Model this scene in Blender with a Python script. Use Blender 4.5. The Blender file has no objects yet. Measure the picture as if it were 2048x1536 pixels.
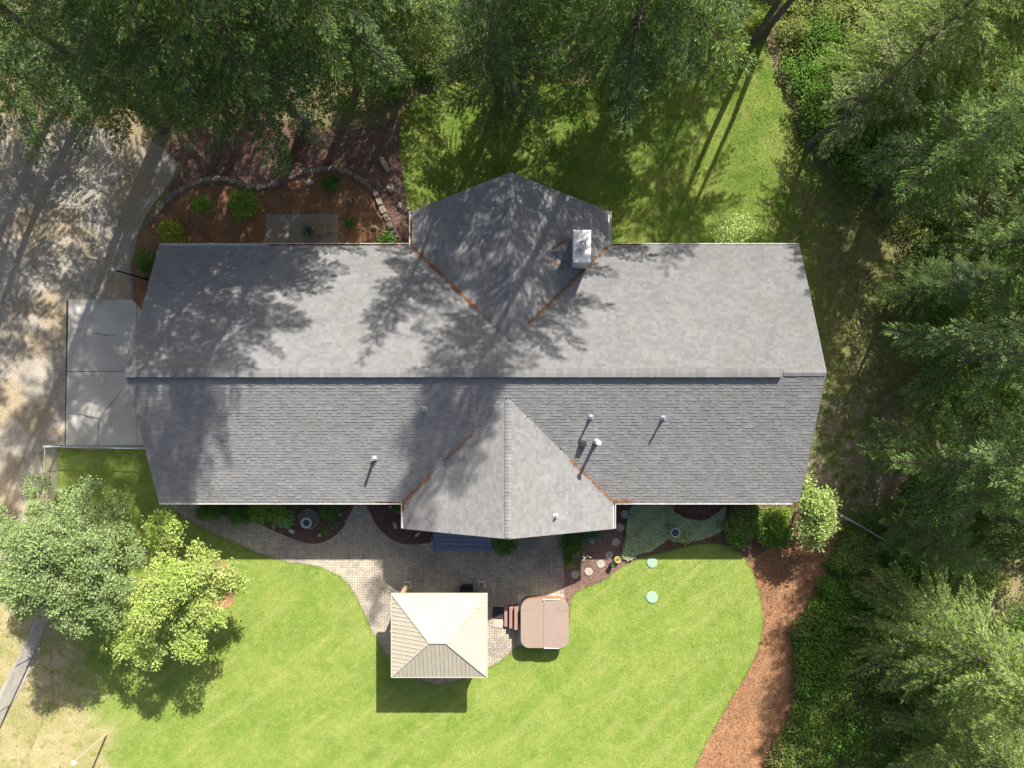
import bpy, math, random
import numpy as np
from mathutils import Vector
from mathutils.geometry import tessellate_polygon

random.seed(7)
rng = np.random.default_rng(7)
R = math.radians
scene = bpy.context.scene
COL = scene.collection

# ------------------------------------------------------------------ camera, sky, sun, exposure
CAM_H = 35.5
FPX = 1420.0
cam_data = bpy.data.cameras.new("camera")
cam_data.sensor_width = 36
cam_data.lens = FPX / 2048 * 36
cam_data.clip_end = 2000
cam = bpy.data.objects.new("camera", cam_data)
cam.location = (0, 0, CAM_H)
COL.objects.link(cam)
scene.camera = cam

SUN_DIR = Vector((0.46, 1.10, 1.0)).normalized()      # towards the sun
world = bpy.data.worlds.new("World")
scene.world = world
world.use_nodes = True
wn = world.node_tree.nodes
wl = world.node_tree.links
sky = wn.new("ShaderNodeTexSky")
sky.sky_type = 'NISHITA'
sky.sun_disc = False
sky.dust_density = 4.0
sky.ozone_density = 0.6
sky.sun_elevation = math.asin(SUN_DIR.z)
sky.sun_rotation = math.atan2(SUN_DIR.x, SUN_DIR.y)
bg = wn["Background"]
bg.inputs[1].default_value = 0.072
wl.new(sky.outputs[0], bg.inputs[0])
sun_data = bpy.data.lights.new("sun", 'SUN')
sun_data.energy = 5.0
sun_data.angle = R(0.55)
sun_data.color = (1.0, 0.95, 0.86)
sun = bpy.data.objects.new("sun", sun_data)
sun.rotation_euler = SUN_DIR.to_track_quat('Z', 'Y').to_euler()
sun.location = (20, 40, 60)
COL.objects.link(sun)
scene.view_settings.view_transform = 'Standard'
scene.view_settings.look = 'None'
scene.view_settings.gamma = 1
scene.view_settings.use_curve_mapping = False
scene.view_settings.exposure = 1.0
scene.cycles.max_bounces = 6
scene.cycles.transparent_max_bounces = 4


def P(px, py, h=0.0):
    """plan survey: world point whose height is h"""
    s = (CAM_H - h) / FPX
    return ((px - 1024) * s, (768 - py) * s)


# ------------------------------------------------------------------ object helpers
def tag(o, label=None, cat=None, group=None, kind=None):
    if label: o['label'] = label
    if cat: o['category'] = cat
    if group: o['group'] = group
    if kind: o['kind'] = kind
    return o


def thing(name, label, cat, loc=(0, 0, 0), rz=0.0, group=None):
    o = bpy.data.objects.new(name, None)
    o.empty_display_size = 0.2
    o.location = loc
    o.rotation_euler = (0, 0, rz)
    COL.objects.link(o)
    return tag(o, label, cat, group)


def link(name, me, m, parent=None, loc=(0, 0, 0)):
    if m is not None and not me.materials:
        me.materials.append(m)
    o = bpy.data.objects.new(name, me)
    o.location = loc
    if parent is not None:
        o.parent = parent
    COL.objects.link(o)
    return o


def np_mesh(name, V, F):
    """V (n,3) floats, F (m,k) ints"""
    me = bpy.data.meshes.new(name)
    V = np.asarray(V, dtype=np.float32)
    F = np.asarray(F, dtype=np.int32)
    n, k = F.shape
    me.vertices.add(len(V))
    me.vertices.foreach_set("co", V.ravel())
    me.loops.add(n * k)
    me.loops.foreach_set("vertex_index", F.ravel())
    me.polygons.add(n)
    me.polygons.foreach_set("loop_start", np.arange(0, n * k, k, dtype=np.int32))
    me.polygons.foreach_set("loop_total", np.full(n, k, dtype=np.int32))
    me.polygons.foreach_set("use_smooth", np.zeros(n, dtype=bool))
    me.update(calc_edges=True)
    return me


class MB:
    """collects shapes; build() links them as one mesh object"""
    def __init__(s):
        s.v, s.f = [], []

    def add(s, vs, fs):
        b = len(s.v)
        s.v += [tuple(p) for p in vs]
        s.f += [tuple(i + b for i in f) for f in fs]
        return s

    def box(s, c, d, rz=0.0, tilt=0.0):
        cx, cy, cz = c
        hx, hy, hz = d[0] / 2, d[1] / 2, d[2] / 2
        cr, sr = math.cos(rz), math.sin(rz)
        vs = []
        for z in (-hz, hz):
            for x, y in ((-hx, -hy), (hx, -hy), (hx, hy), (-hx, hy)):
                zz = z + x * tilt
                vs.append((cx + x * cr - y * sr, cy + x * sr + y * cr, cz + zz))
        s.add(vs, [(0, 3, 2, 1), (4, 5, 6, 7), (0, 1, 5, 4), (1, 2, 6, 5), (2, 3, 7, 6), (3, 0, 4, 7)])
        return s

    def prism(s, poly, z0, z1):
        n = len(poly)
        a = sum(poly[i][0] * poly[(i + 1) % n][1] - poly[(i + 1) % n][0] * poly[i][1] for i in range(n))
        if a < 0: poly = poly[::-1]
        tr = tessellate_polygon([[Vector((p[0], p[1], 0)) for p in poly]])
        vs = [(p[0], p[1], z1) for p in poly] + [(p[0], p[1], z0) for p in poly]
        fs = []
        for t in tr:
            ax, ay = poly[t[0]]; bx, by = poly[t[1]]; cx, cy = poly[t[2]]
            if (bx - ax) * (cy - ay) - (by - ay) * (cx - ax) < 0: t = (t[0], t[2], t[1])
            fs.append(tuple(t))
            fs.append(tuple(i + n for i in reversed(t)))
        for i in range(n):
            j = (i + 1) % n
            fs.append((i, i + n, j + n, j))
        s.add(vs, fs)
        return s

    def tube(s, pts, rad, n=6, caps=True):
        pts = [Vector(p) for p in pts]
        if not isinstance(rad, (list, tuple)): rad = [rad] * len(pts)
        vs, fs = [], []
        for i, p in enumerate(pts):
            d = (pts[min(i + 1, len(pts) - 1)] - pts[max(i - 1, 0)]).normalized()
            a = d.orthogonal().normalized() if abs(d.z) > .95 else d.cross(Vector((0, 0, 1))).normalized()
            b = d.cross(a)
            for k in range(n):
                t = 2 * math.pi * k / n
                vs.append(p + (a * math.cos(t) + b * math.sin(t)) * rad[i])
        for i in range(len(pts) - 1):
            for k in range(n):
                k2 = (k + 1) % n
                fs.append((i * n + k, (i + 1) * n + k, (i + 1) * n + k2, i * n + k2))
        if caps:
            fs.append(tuple(range(n)))
            fs.append(tuple((len(pts) - 1) * n + k for k in reversed(range(n))))
        s.add(vs, fs)
        return s

    def lathe(s, prof, c=(0, 0, 0), n=24):
        vs, fs = [], []
        for r, z in prof:
            for k in range(n):
                t = 2 * math.pi * k / n
                vs.append((c[0] + r * math.cos(t), c[1] + r * math.sin(t), c[2] + z))
        for i in range(len(prof) - 1):
            for k in range(n):
                k2 = (k + 1) % n
                fs.append((i * n + k, i * n + k2, (i + 1) * n + k2, (i + 1) * n + k))
        if prof[-1][0] > 1e-4: fs.append(tuple((len(prof) - 1) * n + k for k in range(n)))
        if prof[0][0] > 1e-4: fs.append(tuple(reversed(range(n))))
        s.add(vs, fs)
        return s

    def build(s, name, m, parent=None, loc=(0, 0, 0), off=None, smooth=False):
        v = s.v
        if off is not None: v = [(a - off[0], b - off[1], c - off[2]) for a, b, c in v]
        me = bpy.data.meshes.new(name)
        me.from_pydata(v, [], s.f)
        me.update()
        if smooth:
            me.polygons.foreach_set("use_smooth", [True] * len(me.polygons))
        return link(name, me, m, parent, loc)


def bevel(o, w=0.01, seg=2):
    md = o.modifiers.new("bevel", 'BEVEL')
    md.width = w; md.segments = seg; md.limit_method = 'ANGLE'
    return o


def copy_tree(o, parent=None):
    c = o.copy()
    COL.objects.link(c)
    c.parent = parent
    for ch in list(o.children):
        copy_tree(ch, c)
    return c


# ------------------------------------------------------------------ materials
def M(name, c1, c2=None, scale=3.0, rough=0.85, island=0.0, bump=0.0, bscale=40.0, metal=0.0, c3=None, s3=0.4,
      t3=(0.45, 0.62), fine=0.0, leaf=0.0, spec=0.3, objrand=0.0, stretch=None, lo=0.3, hi=0.7):
    m = bpy.data.materials.new(name)
    m.use_nodes = True
    nt = m.node_tree; N = nt.nodes; L = nt.links
    bs = N["Principled BSDF"]
    geo = N.new("ShaderNodeNewGeometry")
    pos = geo.outputs["Position"]
    if stretch:
        mp = N.new("ShaderNodeMapping"); mp.inputs["Scale"].default_value = stretch
        L.new(pos, mp.inputs[0]); pos = mp.outputs[0]

    def noise(sc, det=4, r=0.6):
        n = N.new("ShaderNodeTexNoise"); n.inputs["Scale"].default_value = sc
        n.inputs["Detail"].default_value = det; n.inputs["Roughness"].default_value = r
        L.new(pos, n.inputs["Vector"]); return n.outputs[0]

    def rampf(src, a, b):
        r = N.new("ShaderNodeMapRange"); r.inputs[1].default_value = a; r.inputs[2].default_value = b
        r.interpolation_type = 'SMOOTHSTEP'
        L.new(src, r.inputs[0]); return r.outputs[0]

    def mix(fac, a, b, mode='MIX'):
        x = N.new("ShaderNodeMix"); x.data_type = 'RGBA'; x.blend_type = mode
        if isinstance(fac, float): x.inputs[0].default_value = fac
        else: L.new(fac, x.inputs[0])
        for s, v in ((6, a), (7, b)):
            if isinstance(v, tuple): x.inputs[s].default_value = (*v, 1)
            else: L.new(v, x.inputs[s])
        return x.outputs[2]
    col = c1
    if c2: col = mix(rampf(noise(scale), lo, hi), c1, c2)
    if c3: col = mix(rampf(noise(s3, 5), *t3), col, c3)

    def valmul(src, amt, col):
        r = N.new("ShaderNodeMapRange"); r.inputs[3].default_value = 1 - amt; r.inputs[4].default_value = 1 + amt
        L.new(src, r.inputs[0])
        cc = N.new("ShaderNodeCombineColor")
        for i in range(3): L.new(r.outputs[0], cc.inputs[i])
        return mix(1.0, col, cc.outputs[0], 'MULTIPLY')
    if fine: col = valmul(rampf(noise(bscale * 1.3, 3), .25, .75), fine, col)
    if island: col = valmul(geo.outputs["Random Per Island"], island, col)
    if objrand:
        oi = N.new("ShaderNodeObjectInfo"); col = valmul(oi.outputs["Random"], objrand, col)
    bs.inputs["Roughness"].default_value = rough
    bs.inputs["Metallic"].default_value = metal
    bs.inputs["Diffuse Roughness"].default_value = 1.0 if rough > .85 else 0.2
    bs.inputs["Specular IOR Level"].default_value = .12 if leaf else spec
    if isinstance(col, tuple): bs.inputs["Base Color"].default_value = (*col, 1)
    else: L.new(col, bs.inputs["Base Color"])
    if bump:
        b = N.new("ShaderNodeBump"); b.inputs["Strength"].default_value = bump; b.inputs["Distance"].default_value = 0.02
        L.new(noise(bscale, 4), b.inputs["Height"]); L.new(b.outputs[0], bs.inputs["Normal"])
    if leaf:
        tr = N.new("ShaderNodeBsdfTranslucent")
        mx = N.new("ShaderNodeMixShader"); mx.inputs[0].default_value = leaf
        tint = mix(1.0, col, (1.25, 1.15, 0.55), 'MULTIPLY')
        L.new(tint, tr.inputs[0])
        L.new(bs.outputs[0], mx.inputs[1]); L.new(tr.outputs[0], mx.inputs[2])
        L.new(mx.outputs[0], N["Material Output"].inputs[0])
    m['col'] = 1
    return m


MT = {}
MT['shingle'] = M("asphalt_shingle", (0.225, 0.226, 0.232), (0.265, 0.264, 0.264), 1.2, 0.92, island=0.105, bump=0.15, bscale=90, fine=0.12,
                  c3=(0.24, 0.237, 0.235), s3=0.35)
MT['ridge'] = M("ridge_shingle", (0.225, 0.226, 0.232), (0.265, 0.264, 0.264), 2, 0.92, objrand=0.11, fine=0.12, bump=0.15, bscale=90)
MT['deckroof'] = M("roof_underlay", (0.05, 0.05, 0.055), rough=0.95)
MT['white'] = M("white_painted_metal", (0.72, 0.72, 0.70), (0.55, 0.54, 0.5), 6, 0.45, fine=0.05)
MT['galv'] = M("galvanised_metal", (0.42, 0.45, 0.48), (0.52, 0.54, 0.56), 14, 0.45, metal=0.35)
MT['chase'] = M("pale_painted_chase", (0.42, 0.44, 0.46), (0.36, 0.38, 0.4), 4, 0.6, fine=0.05)
MT['chasetop'] = M("chase_cover_metal", (0.66, 0.66, 0.66), (0.5, 0.46, 0.38), 2.2, 0.4, metal=0.15, lo=.45, hi=.75)
MT['siding'] = M("siding_paint", (0.30, 0.33, 0.36), (0.34, 0.36, 0.38), 2, 0.7)
MT['rake'] = M('rake_paint', (0.22, 0.22, 0.22), rough=0.7)
MT['trim'] = M("trim_paint", (0.6, 0.6, 0.58), rough=0.6)
MT['glass'] = M("window_glass", (0.03, 0.04, 0.05), rough=0.08, spec=0.6)
MT['soffit'] = M("soffit_paint", (0.5, 0.5, 0.48), rough=0.8)
MT['concrete'] = M("driveway_concrete", (0.52, 0.50, 0.465), (0.59, 0.57, 0.53), 0.9, 0.9, fine=0.07, bump=0.15, bscale=60,
                   c3=(0.42, 0.385, 0.33), s3=0.8, t3=(0.55, 0.75), objrand=0.04)
MT['pad'] = M("patio_pad_concrete", (0.27, 0.23, 0.185), (0.33, 0.285, 0.235), 1.5, 0.9, fine=0.1, bump=0.2, bscale=50)
MT['stripconc'] = M('old_strip_concrete', (0.27, 0.25, 0.22), (0.35, 0.32, 0.28), 1.5, 0.95, fine=0.15, bump=0.4, bscale=20)
MT['crack'] = M("dark_joint_soil", (0.05, 0.04, 0.032), (0.08, 0.07, 0.05), 8, 1.0)
MT['paver'] = M("clay_paver", (0.40, 0.355, 0.285), (0.50, 0.44, 0.345), 0.7, 0.9, island=0.13, fine=0.08, bump=0.2, bscale=60,
                c3=(0.33, 0.29, 0.25), s3=0.5)
MT['paver_one'] = M("clay_paver_single", (0.40, 0.355, 0.285), (0.50, 0.44, 0.345), 0.7, 0.9, objrand=0.13, fine=0.08, bump=0.2, bscale=60,
                    c3=(0.33, 0.29, 0.25), s3=0.5)
MT['joint'] = M("joint_sand", (0.07, 0.055, 0.04), (0.05, 0.04, 0.03), 5, 1.0)
MT['gravel'] = M("driveway_gravel", (0.34, 0.31, 0.27), (0.45, 0.405, 0.34), 1.3, 0.95, fine=0.32, bump=0.8, bscale=22,
                 c3=(0.38, 0.31, 0.21), s3=0.45, t3=(0.45, 0.62))
MT['forest'] = M("forest_floor_soil", (0.27, 0.21, 0.12), (0.19, 0.19, 0.075), 0.8, 1.0, fine=0.4, bump=0.8, bscale=14,
                 c3=(0.34, 0.27, 0.17), s3=0.35, t3=(0.5, 0.68))
MT['bark'] = M("bark_mulch", (0.30, 0.16, 0.08), (0.38, 0.22, 0.12), 2.5, 1.0, fine=0.4, bump=1.0, bscale=24, c3=(0.27, 0.15, 0.085), s3=0.8)
MT['chip'] = M("bark_chip", (0.29, 0.145, 0.07), (0.42, 0.24, 0.135), 6, 1.0, island=0.5)
MT['cinder'] = M("red_cinder_rock", (0.17, 0.10, 0.08), (0.30, 0.19, 0.16), 9, 1.0, fine=0.35, bump=1.0, bscale=26, c3=(0.14, 0.09, 0.06), s3=0.6)
MT['pebble'] = M("cinder_pebble", (0.22, 0.13, 0.105), (0.36, 0.25, 0.21), 8, 1.0, island=0.5)
MT['darkbed'] = M("dark_planting_soil", (0.11, 0.065, 0.05), (0.17, 0.10, 0.075), 5, 1.0, fine=0.4, bump=1.0, bscale=24)
MT['stone'] = M("grey_field_stone", (0.21, 0.175, 0.14), (0.29, 0.25, 0.20), 4, 0.95, objrand=0.18, fine=0.15, bump=0.7, bscale=16)
MT['rock'] = M("pale_rock", (0.40, 0.36, 0.30), (0.5, 0.46, 0.4), 5, 0.95, objrand=0.15, fine=0.12, bump=0.8, bscale=14)
MT['step'] = M("stepping_stone", (0.36, 0.33, 0.28), (0.44, 0.41, 0.35), 5, 0.95, fine=0.15, bump=0.5, bscale=30)
MT['bluewood'] = M("blue_painted_wood", (0.17, 0.205, 0.27), (0.19, 0.23, 0.30), 3, 0.6, fine=0.06, stretch=(1, 12, 12))
MT['gaz'] = M("cream_metal_roof", (0.43, 0.395, 0.315), (0.45, 0.415, 0.33), 1.5, 0.5, fine=0.04, objrand=0.03, c3=(0.38, 0.345, 0.265), s3=1.4, t3=(.55,.8))
MT['gazdark'] = M("brown_seam_shadow", (0.12, 0.10, 0.08), rough=0.8)
MT['post'] = M("stained_timber", (0.42, 0.27, 0.17), (0.36, 0.22, 0.13), 3, 0.7, fine=0.12, stretch=(8, 8, 1))
MT['paleplate'] = M("pale_footing_concrete", (0.5, 0.5, 0.5), rough=0.8)
MT['black'] = M("black_enamel", (0.012, 0.012, 0.013), rough=0.35)
MT['blackm'] = M("black_rubber", (0.03, 0.032, 0.035), (0.05, 0.05, 0.052), 9, 0.9)
MT['cover'] = M("brown_vinyl_cover", (0.285, 0.22, 0.18), (0.31, 0.24, 0.195), 1.6, 0.55, fine=0.03, bump=0.25, bscale=5)
MT['tub'] = M("brown_tub_cabinet", (0.33, 0.19, 0.13), (0.28, 0.16, 0.11), 4, 0.6)
MT['tread'] = M("brown_step_plastic", (0.33, 0.20, 0.175), (0.30, 0.185, 0.16), 3, 0.6)
MT['dkbrown'] = M("dark_step_frame", (0.10, 0.055, 0.045), rough=0.7)
MT['lid'] = M("green_plastic_lid", (0.27, 0.40, 0.31), (0.31, 0.43, 0.34), 6, 0.5, fine=0.05)
MT['terracotta'] = M("yellow_glazed_pot", (0.55, 0.45, 0.22), rough=0.5)
MT['rattan'] = M("rattan_weave", (0.42, 0.30, 0.18), (0.32, 0.22, 0.12), 20, 0.8)
MT['oldconc'] = M("weathered_cast_concrete", (0.16, 0.15, 0.13), (0.24, 0.22, 0.2), 6, 0.9, fine=0.15, bump=0.5, bscale=20)
MT['whitestone'] = M("white_cast_stone", (0.55, 0.55, 0.52), (0.42, 0.42, 0.4), 9, 0.8)
MT['water'] = M("still_basin_water", (0.05, 0.06, 0.07), rough=0.05, spec=0.6)
MT['pink'] = M("pink_flag_cloth", (0.55, 0.13, 0.22), rough=0.9)
MT['whitecloth'] = M("white_flag_cloth", (0.7, 0.66, 0.68), rough=0.9)
MT['litter'] = M("dry_orange_needles", (0.36, 0.175, 0.08), (0.46, 0.26, 0.13), 5, 1.0, island=0.35)
MT['tan_litter'] = M("dry_tan_needles", (0.34, 0.24, 0.13), (0.22, 0.15, 0.08), 3, 1.0, island=0.4)
MT['trunk'] = M("conifer_bark", (0.12, 0.09, 0.065), (0.22, 0.18, 0.14), 5, 1.0, fine=0.25, bump=1.0, bscale=9, stretch=(3, 3, 0.6))
MT['limb'] = M("grey_twig_bark", (0.12, 0.10, 0.08), (0.20, 0.175, 0.15), 3, 1.0)
MT['polewood'] = M("weathered_pale_timber", (0.34, 0.28, 0.19), (0.28, 0.22, 0.15), 5, 0.9)
# foliage
MT['fir'] = M("fir_needles", (0.12, 0.21, 0.06), (0.175, 0.27, 0.075), 0.7, 0.6, island=0.42, leaf=0.46, objrand=0.18, c3=(0.13, 0.215, 0.10), s3=0.25)
MT['firlight'] = M("light_fir_needles", (0.21, 0.31, 0.085), (0.30, 0.385, 0.13), 0.8, 0.6, island=0.4, leaf=0.35, objrand=0.15)
MT['firtip'] = M("fresh_fir_tips", (0.26, 0.345, 0.10), (0.33, 0.40, 0.15), 0.8, 0.6, island=0.35, leaf=0.35, objrand=0.1)
MT['larch'] = M("sparse_needles", (0.24, 0.31, 0.12), (0.31, 0.36, 0.16), 0.8, 0.6, island=0.4, leaf=0.3)
MT['leafA'] = M("grey_green_leaves", (0.21, 0.30, 0.11), (0.30, 0.38, 0.17), 0.9, 0.5, island=0.4, leaf=0.2)
MT['leafB'] = M("yellow_green_leaves", (0.31, 0.42, 0.09), (0.40, 0.48, 0.16), 0.9, 0.5, island=0.35, leaf=0.22)
MT['leafC'] = M("variegated_leaves", (0.29, 0.40, 0.11), (0.39, 0.47, 0.18), 1.5, 0.5, island=0.4, leaf=0.25)
MT['shrub'] = M("shrub_leaves", (0.10, 0.20, 0.04), (0.15, 0.26, 0.06), 1.2, 0.55, island=0.4, leaf=0.25, objrand=0.15)
MT['lime'] = M("lime_shrub_leaves", (0.28, 0.42, 0.07), (0.21, 0.34, 0.05), 2, 0.5, island=0.35, leaf=0.3)
MT['yellow'] = M("golden_shrub_leaves", (0.45, 0.46, 0.06), (0.27, 0.37, 0.04), 5, 0.5, island=0.35, leaf=0.3)
MT['under'] = M("undergrowth_leaves", (0.09, 0.205, 0.03), (0.155, 0.275, 0.045), 0.5, 0.6, island=0.45, leaf=0.22, c3=(0.24, 0.28, 0.08), s3=0.3)
MT['silver'] = M("silver_groundcover_leaves", (0.42, 0.52, 0.29), (0.50, 0.60, 0.38), 3, 0.7, island=0.3, leaf=0.15, c3=(0.15, 0.26, 0.06), s3=0.7, t3=(.56, .66))
MT['bluegreen'] = M("blue_green_leaves", (0.09, 0.18, 0.12), (0.13, 0.24, 0.16), 4, 0.6, island=0.3, leaf=0.2)
MT['hosta'] = M("hosta_leaves", (0.14, 0.27, 0.08), (0.28, 0.40, 0.16), 9, 0.5, island=0.25, leaf=0.2)
MT['bloom'] = M("cream_flower_heads", (0.6, 0.55, 0.35), rough=0.9, island=0.2)


def grass_mat(name, dry=False, north=False):
    m = bpy.data.materials.new(name); m.use_nodes = True
    nt = m.node_tree; N = nt.nodes; L = nt.links; bs = N["Principled BSDF"]
    geo = N.new("ShaderNodeNewGeometry")

    def noise(sc, det=4, r=0.6, vec=None):
        n = N.new("ShaderNodeTexNoise"); n.inputs["Scale"].default_value = sc
        n.inputs["Detail"].default_value = det; n.inputs["Roughness"].default_value = r
        L.new(vec or geo.outputs["Position"], n.inputs["Vector"]); return n.outputs[0]

    def rng_(src, a, b, c=0, d=1):
        r = N.new("ShaderNodeMapRange"); r.interpolation_type = 'SMOOTHSTEP'
        for i, v in enumerate((a, b, c, d)): r.inputs[i + 1].default_value = v
        L.new(src, r.inputs[0]); return r.outputs[0]

    def mix(f, a, b, mode='MIX'):
        x = N.new("ShaderNodeMix"); x.data_type = 'RGBA'; x.blend_type = mode
        if isinstance(f, float): x.inputs[0].default_value = f
        else: L.new(f, x.inputs[0])
        for s, v in ((6, a), (7, b)):
            if isinstance(v, tuple): x.inputs[s].default_value = (*v, 1)
            else: L.new(v, x.inputs[s])
        return x.outputs[2]

    def add(a, b, op='ADD'):
        x = N.new("ShaderNodeMath"); x.operation = op
        for i, v in enumerate((a, b)):
            if isinstance(v, (int, float)): x.inputs[i].default_value = v
            else: L.new(v, x.inputs[i])
        return x.outputs[0]
    if dry:
        g = mix(rng_(noise(0.5, 5), .35, .65), (0.42, 0.35, 0.20), (0.30, 0.28, 0.12))
        g = mix(rng_(noise(2.2, 5), .5, .68), g, (0.22, 0.25, 0.07))
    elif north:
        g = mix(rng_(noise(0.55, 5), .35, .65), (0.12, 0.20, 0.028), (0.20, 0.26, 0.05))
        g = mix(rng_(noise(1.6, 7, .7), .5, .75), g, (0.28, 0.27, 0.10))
    else:
        g = mix(rng_(noise(0.45, 5), .35, .65), (0.145, 0.225, 0.036), (0.20, 0.265, 0.055))
        g = mix(rng_(noise(2.4, 9, .75), .40, .80), g, (0.27, 0.31, 0.08))
        g = mix(rng_(noise(0.8, 8, .7), .45, .80), g, (0.13, 0.20, 0.035))
        g = mix(rng_(noise(0.9, 9, .75), .60, .78, 0, .55), g, (0.36, 0.345, 0.15))
        vr = N.new("ShaderNodeVectorRotate"); vr.rotation_type = 'Z_AXIS'; vr.inputs["Angle"].default_value = R(-38)
        L.new(geo.outputs["Position"], vr.inputs["Vector"])
        mp = N.new("ShaderNodeMapping"); mp.inputs["Scale"].default_value = (0.25, 1.5, 1)
        L.new(vr.outputs[0], mp.inputs[0])
        g = mix(rng_(noise(1.0, 6, .6, mp.outputs[0]), .42, .85), g, (0.275, 0.305, 0.09))
    sep = N.new("ShaderNodeSeparateXYZ"); L.new(geo.outputs["Position"], sep.inputs[0])
    if not dry and not north:
        # the lawn thins into dry grass towards the far lower corner of the yard
        e = add(add(sep.outputs[0], 21.4), add(sep.outputs[1], 0.35, 'MULTIPLY'))
        e = add(e, add(noise(0.6, 5), 5.0, 'MULTIPLY'))
        f = rng_(e, -3.9, -1.4, 1, 0)
        dg = mix(rng_(noise(0.5, 5), .35, .65), (0.42, 0.35, 0.20), (0.30, 0.28, 0.12))
        dg = mix(rng_(noise(2.2, 5), .5, .68), dg, (0.22, 0.25, 0.07))
        g = mix(f, g, dg)
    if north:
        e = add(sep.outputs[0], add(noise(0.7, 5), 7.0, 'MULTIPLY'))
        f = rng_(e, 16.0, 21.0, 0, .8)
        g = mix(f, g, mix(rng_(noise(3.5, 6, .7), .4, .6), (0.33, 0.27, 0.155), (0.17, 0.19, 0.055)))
    fine = rng_(noise(38, 3, .7), .25, .75, .5, 1.5)
    cc = N.new("ShaderNodeCombineColor")
    for i in range(3): L.new(fine, cc.inputs[i])
    g = mix(1.0, g, cc.outputs[0], 'MULTIPLY')
    isl = rng_(geo.outputs["Random Per Island"], 0, 1, .8, 1.25)
    cc2 = N.new("ShaderNodeCombineColor")
    for i in range(3): L.new(isl, cc2.inputs[i])
    g = mix(1.0, g, cc2.outputs[0], 'MULTIPLY')
    L.new(g, bs.inputs["Base Color"])
    bs.inputs["Roughness"].default_value = 0.9
    bs.inputs["Specular IOR Level"].default_value = 0.15
    b = N.new("ShaderNodeBump"); b.inputs["Strength"].default_value = 0.9; b.inputs["Distance"].default_value = 0.03
    L.new(noise(30, 4, .7), b.inputs["Height"]); L.new(b.outputs[0], bs.inputs["Normal"])
    return m


MT['lawn'] = grass_mat("lawn_grass")
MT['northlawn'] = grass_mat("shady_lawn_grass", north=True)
MT['drygrass'] = grass_mat("dry_grass", dry=True)
MT['soilyard'] = M("bare_side_soil", (0.33, 0.26, 0.18), (0.26, 0.21, 0.14), 1.3, 1.0, fine=0.25, bump=0.7, bscale=14, c3=(0.15, 0.17, 0.06), s3=0.7, t3=(.45, .62))


# ------------------------------------------------------------------ polygon helpers
def smooth(pts, sub=5, closed=True):
    out = []
    n = len(pts)
    rngi = range(n if closed else n - 1)
    for i in rngi:
        p0 = pts[(i - 1) % n] if closed or i > 0 else pts[i]
        p1 = pts[i]; p2 = pts[(i + 1) % n]
        p3 = pts[(i + 2) % n] if closed or i + 2 < n else p2
        for k in range(sub):
            t = k / sub
            out.append(tuple(0.5 * (2 * p1[a] + (p2[a] - p0[a]) * t + (2 * p0[a] - 5 * p1[a] + 4 * p2[a] - p3[a]) * t * t
                                    + (3 * p1[a] - p0[a] - 3 * p2[a] + p3[a]) * t ** 3) for a in (0, 1)))
    if not closed: out.append(pts[-1])
    return out


def gp(pts, h=0.0):
    return [P(x, y, h) for x, y in pts]


def inside(pts, poly):
    x, y = pts[:, 0], pts[:, 1]
    r = np.zeros(len(pts), bool)
    n = len(poly)
    for i in range(n):
        x1, y1 = poly[i]; x2, y2 = poly[(i + 1) % n]
        if y1 == y2: continue
        c = ((y1 > y) != (y2 > y)) & (x < (x2 - x1) * (y - y1) / (y2 - y1) + x1)
        r ^= c
    return r


def scatter_in(poly, n, holes=()):
    a = np.array(poly)
    lo, hi = a.min(0), a.max(0)
    got = []
    tot = 0
    while tot < n:
        p = rng.uniform(lo, hi, (max(n, 200) * 2, 2))
        k = inside(p, poly)
        for h in holes: k &= ~inside(p, h)
        p = p[k]
        if len(p) == 0: break
        got.append(p); tot += len(p)
    return np.concatenate(got)[:n]


def kites(base, d, up, L, W, lift=0.0):
    """leaf shaped quads: base point, direction, normal-ish, length, width -> V,F"""
    n = len(base)
    d = d / (np.linalg.norm(d, axis=1, keepdims=True) + 1e-9)
    s = np.cross(d, up); s /= (np.linalg.norm(s, axis=1, keepdims=True) + 1e-9)
    nn = np.cross(s, d)
    L = np.broadcast_to(L, (n,))[:, None]; W = np.broadcast_to(W, (n,))[:, None]
    v0 = base
    v1 = base + d * L * .45 - s * W * .5 + nn * lift * W
    v2 = base + d * L
    v3 = base + d * L * .45 + s * W * .5 + nn * lift * W
    V = np.stack([v0, v1, v2, v3], 1).reshape(-1, 3)
    F = np.arange(n * 4).reshape(n, 4)
    return V, F


def unit(n, zmin=-1.0, zmax=1.0):
    z = rng.uniform(zmin, zmax, n); t = rng.uniform(0, 2 * np.pi, n); r = np.sqrt(1 - z * z)
    return np.stack([r * np.cos(t), r * np.sin(t), z], 1)


def sheet(name, poly, z0, z1, m, label=None):
    o = MB().prism(poly, z0, z1).build(name, m)
    tag(o, label=label, kind='structure')
    return o


# ------------------------------------------------------------------ ground layers
g = MB().box((0, 0, -0.25), (900, 900, 0.5)).build("ground", MT['forest'])
tag(g, "forest floor of brown soil and needles around the yard", kind='structure')

# gravel driveway on the left
drive = gp([(-400, 232), (0, 228), (120, 240), (230, 262), (300, 282), (345, 312), (350, 345), (325, 385), (300, 420), (275, 470),
            (265, 520), (268, 592), (300, 600), (300, 892), (92, 892), (88, 960), (60, 1040), (20, 1120), (-60, 1200), (-400, 1260)])
sheet("driveway", smooth(drive, 3), -0.1, 0.02, MT['gravel'], "grey gravel driveway with mossy and needle strewn patches left of the house")

# dry grass in the lower left corner
sheet("dry_field", smooth(gp([(-500, 1130), (0, 1130), (110, 1150), (300, 1250), (420, 1420), (420, 1700), (-500, 1700)]), 3), -0.1, 0.016,
      MT['drygrass'], "dry tan grass in the lower left corner")

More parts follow.
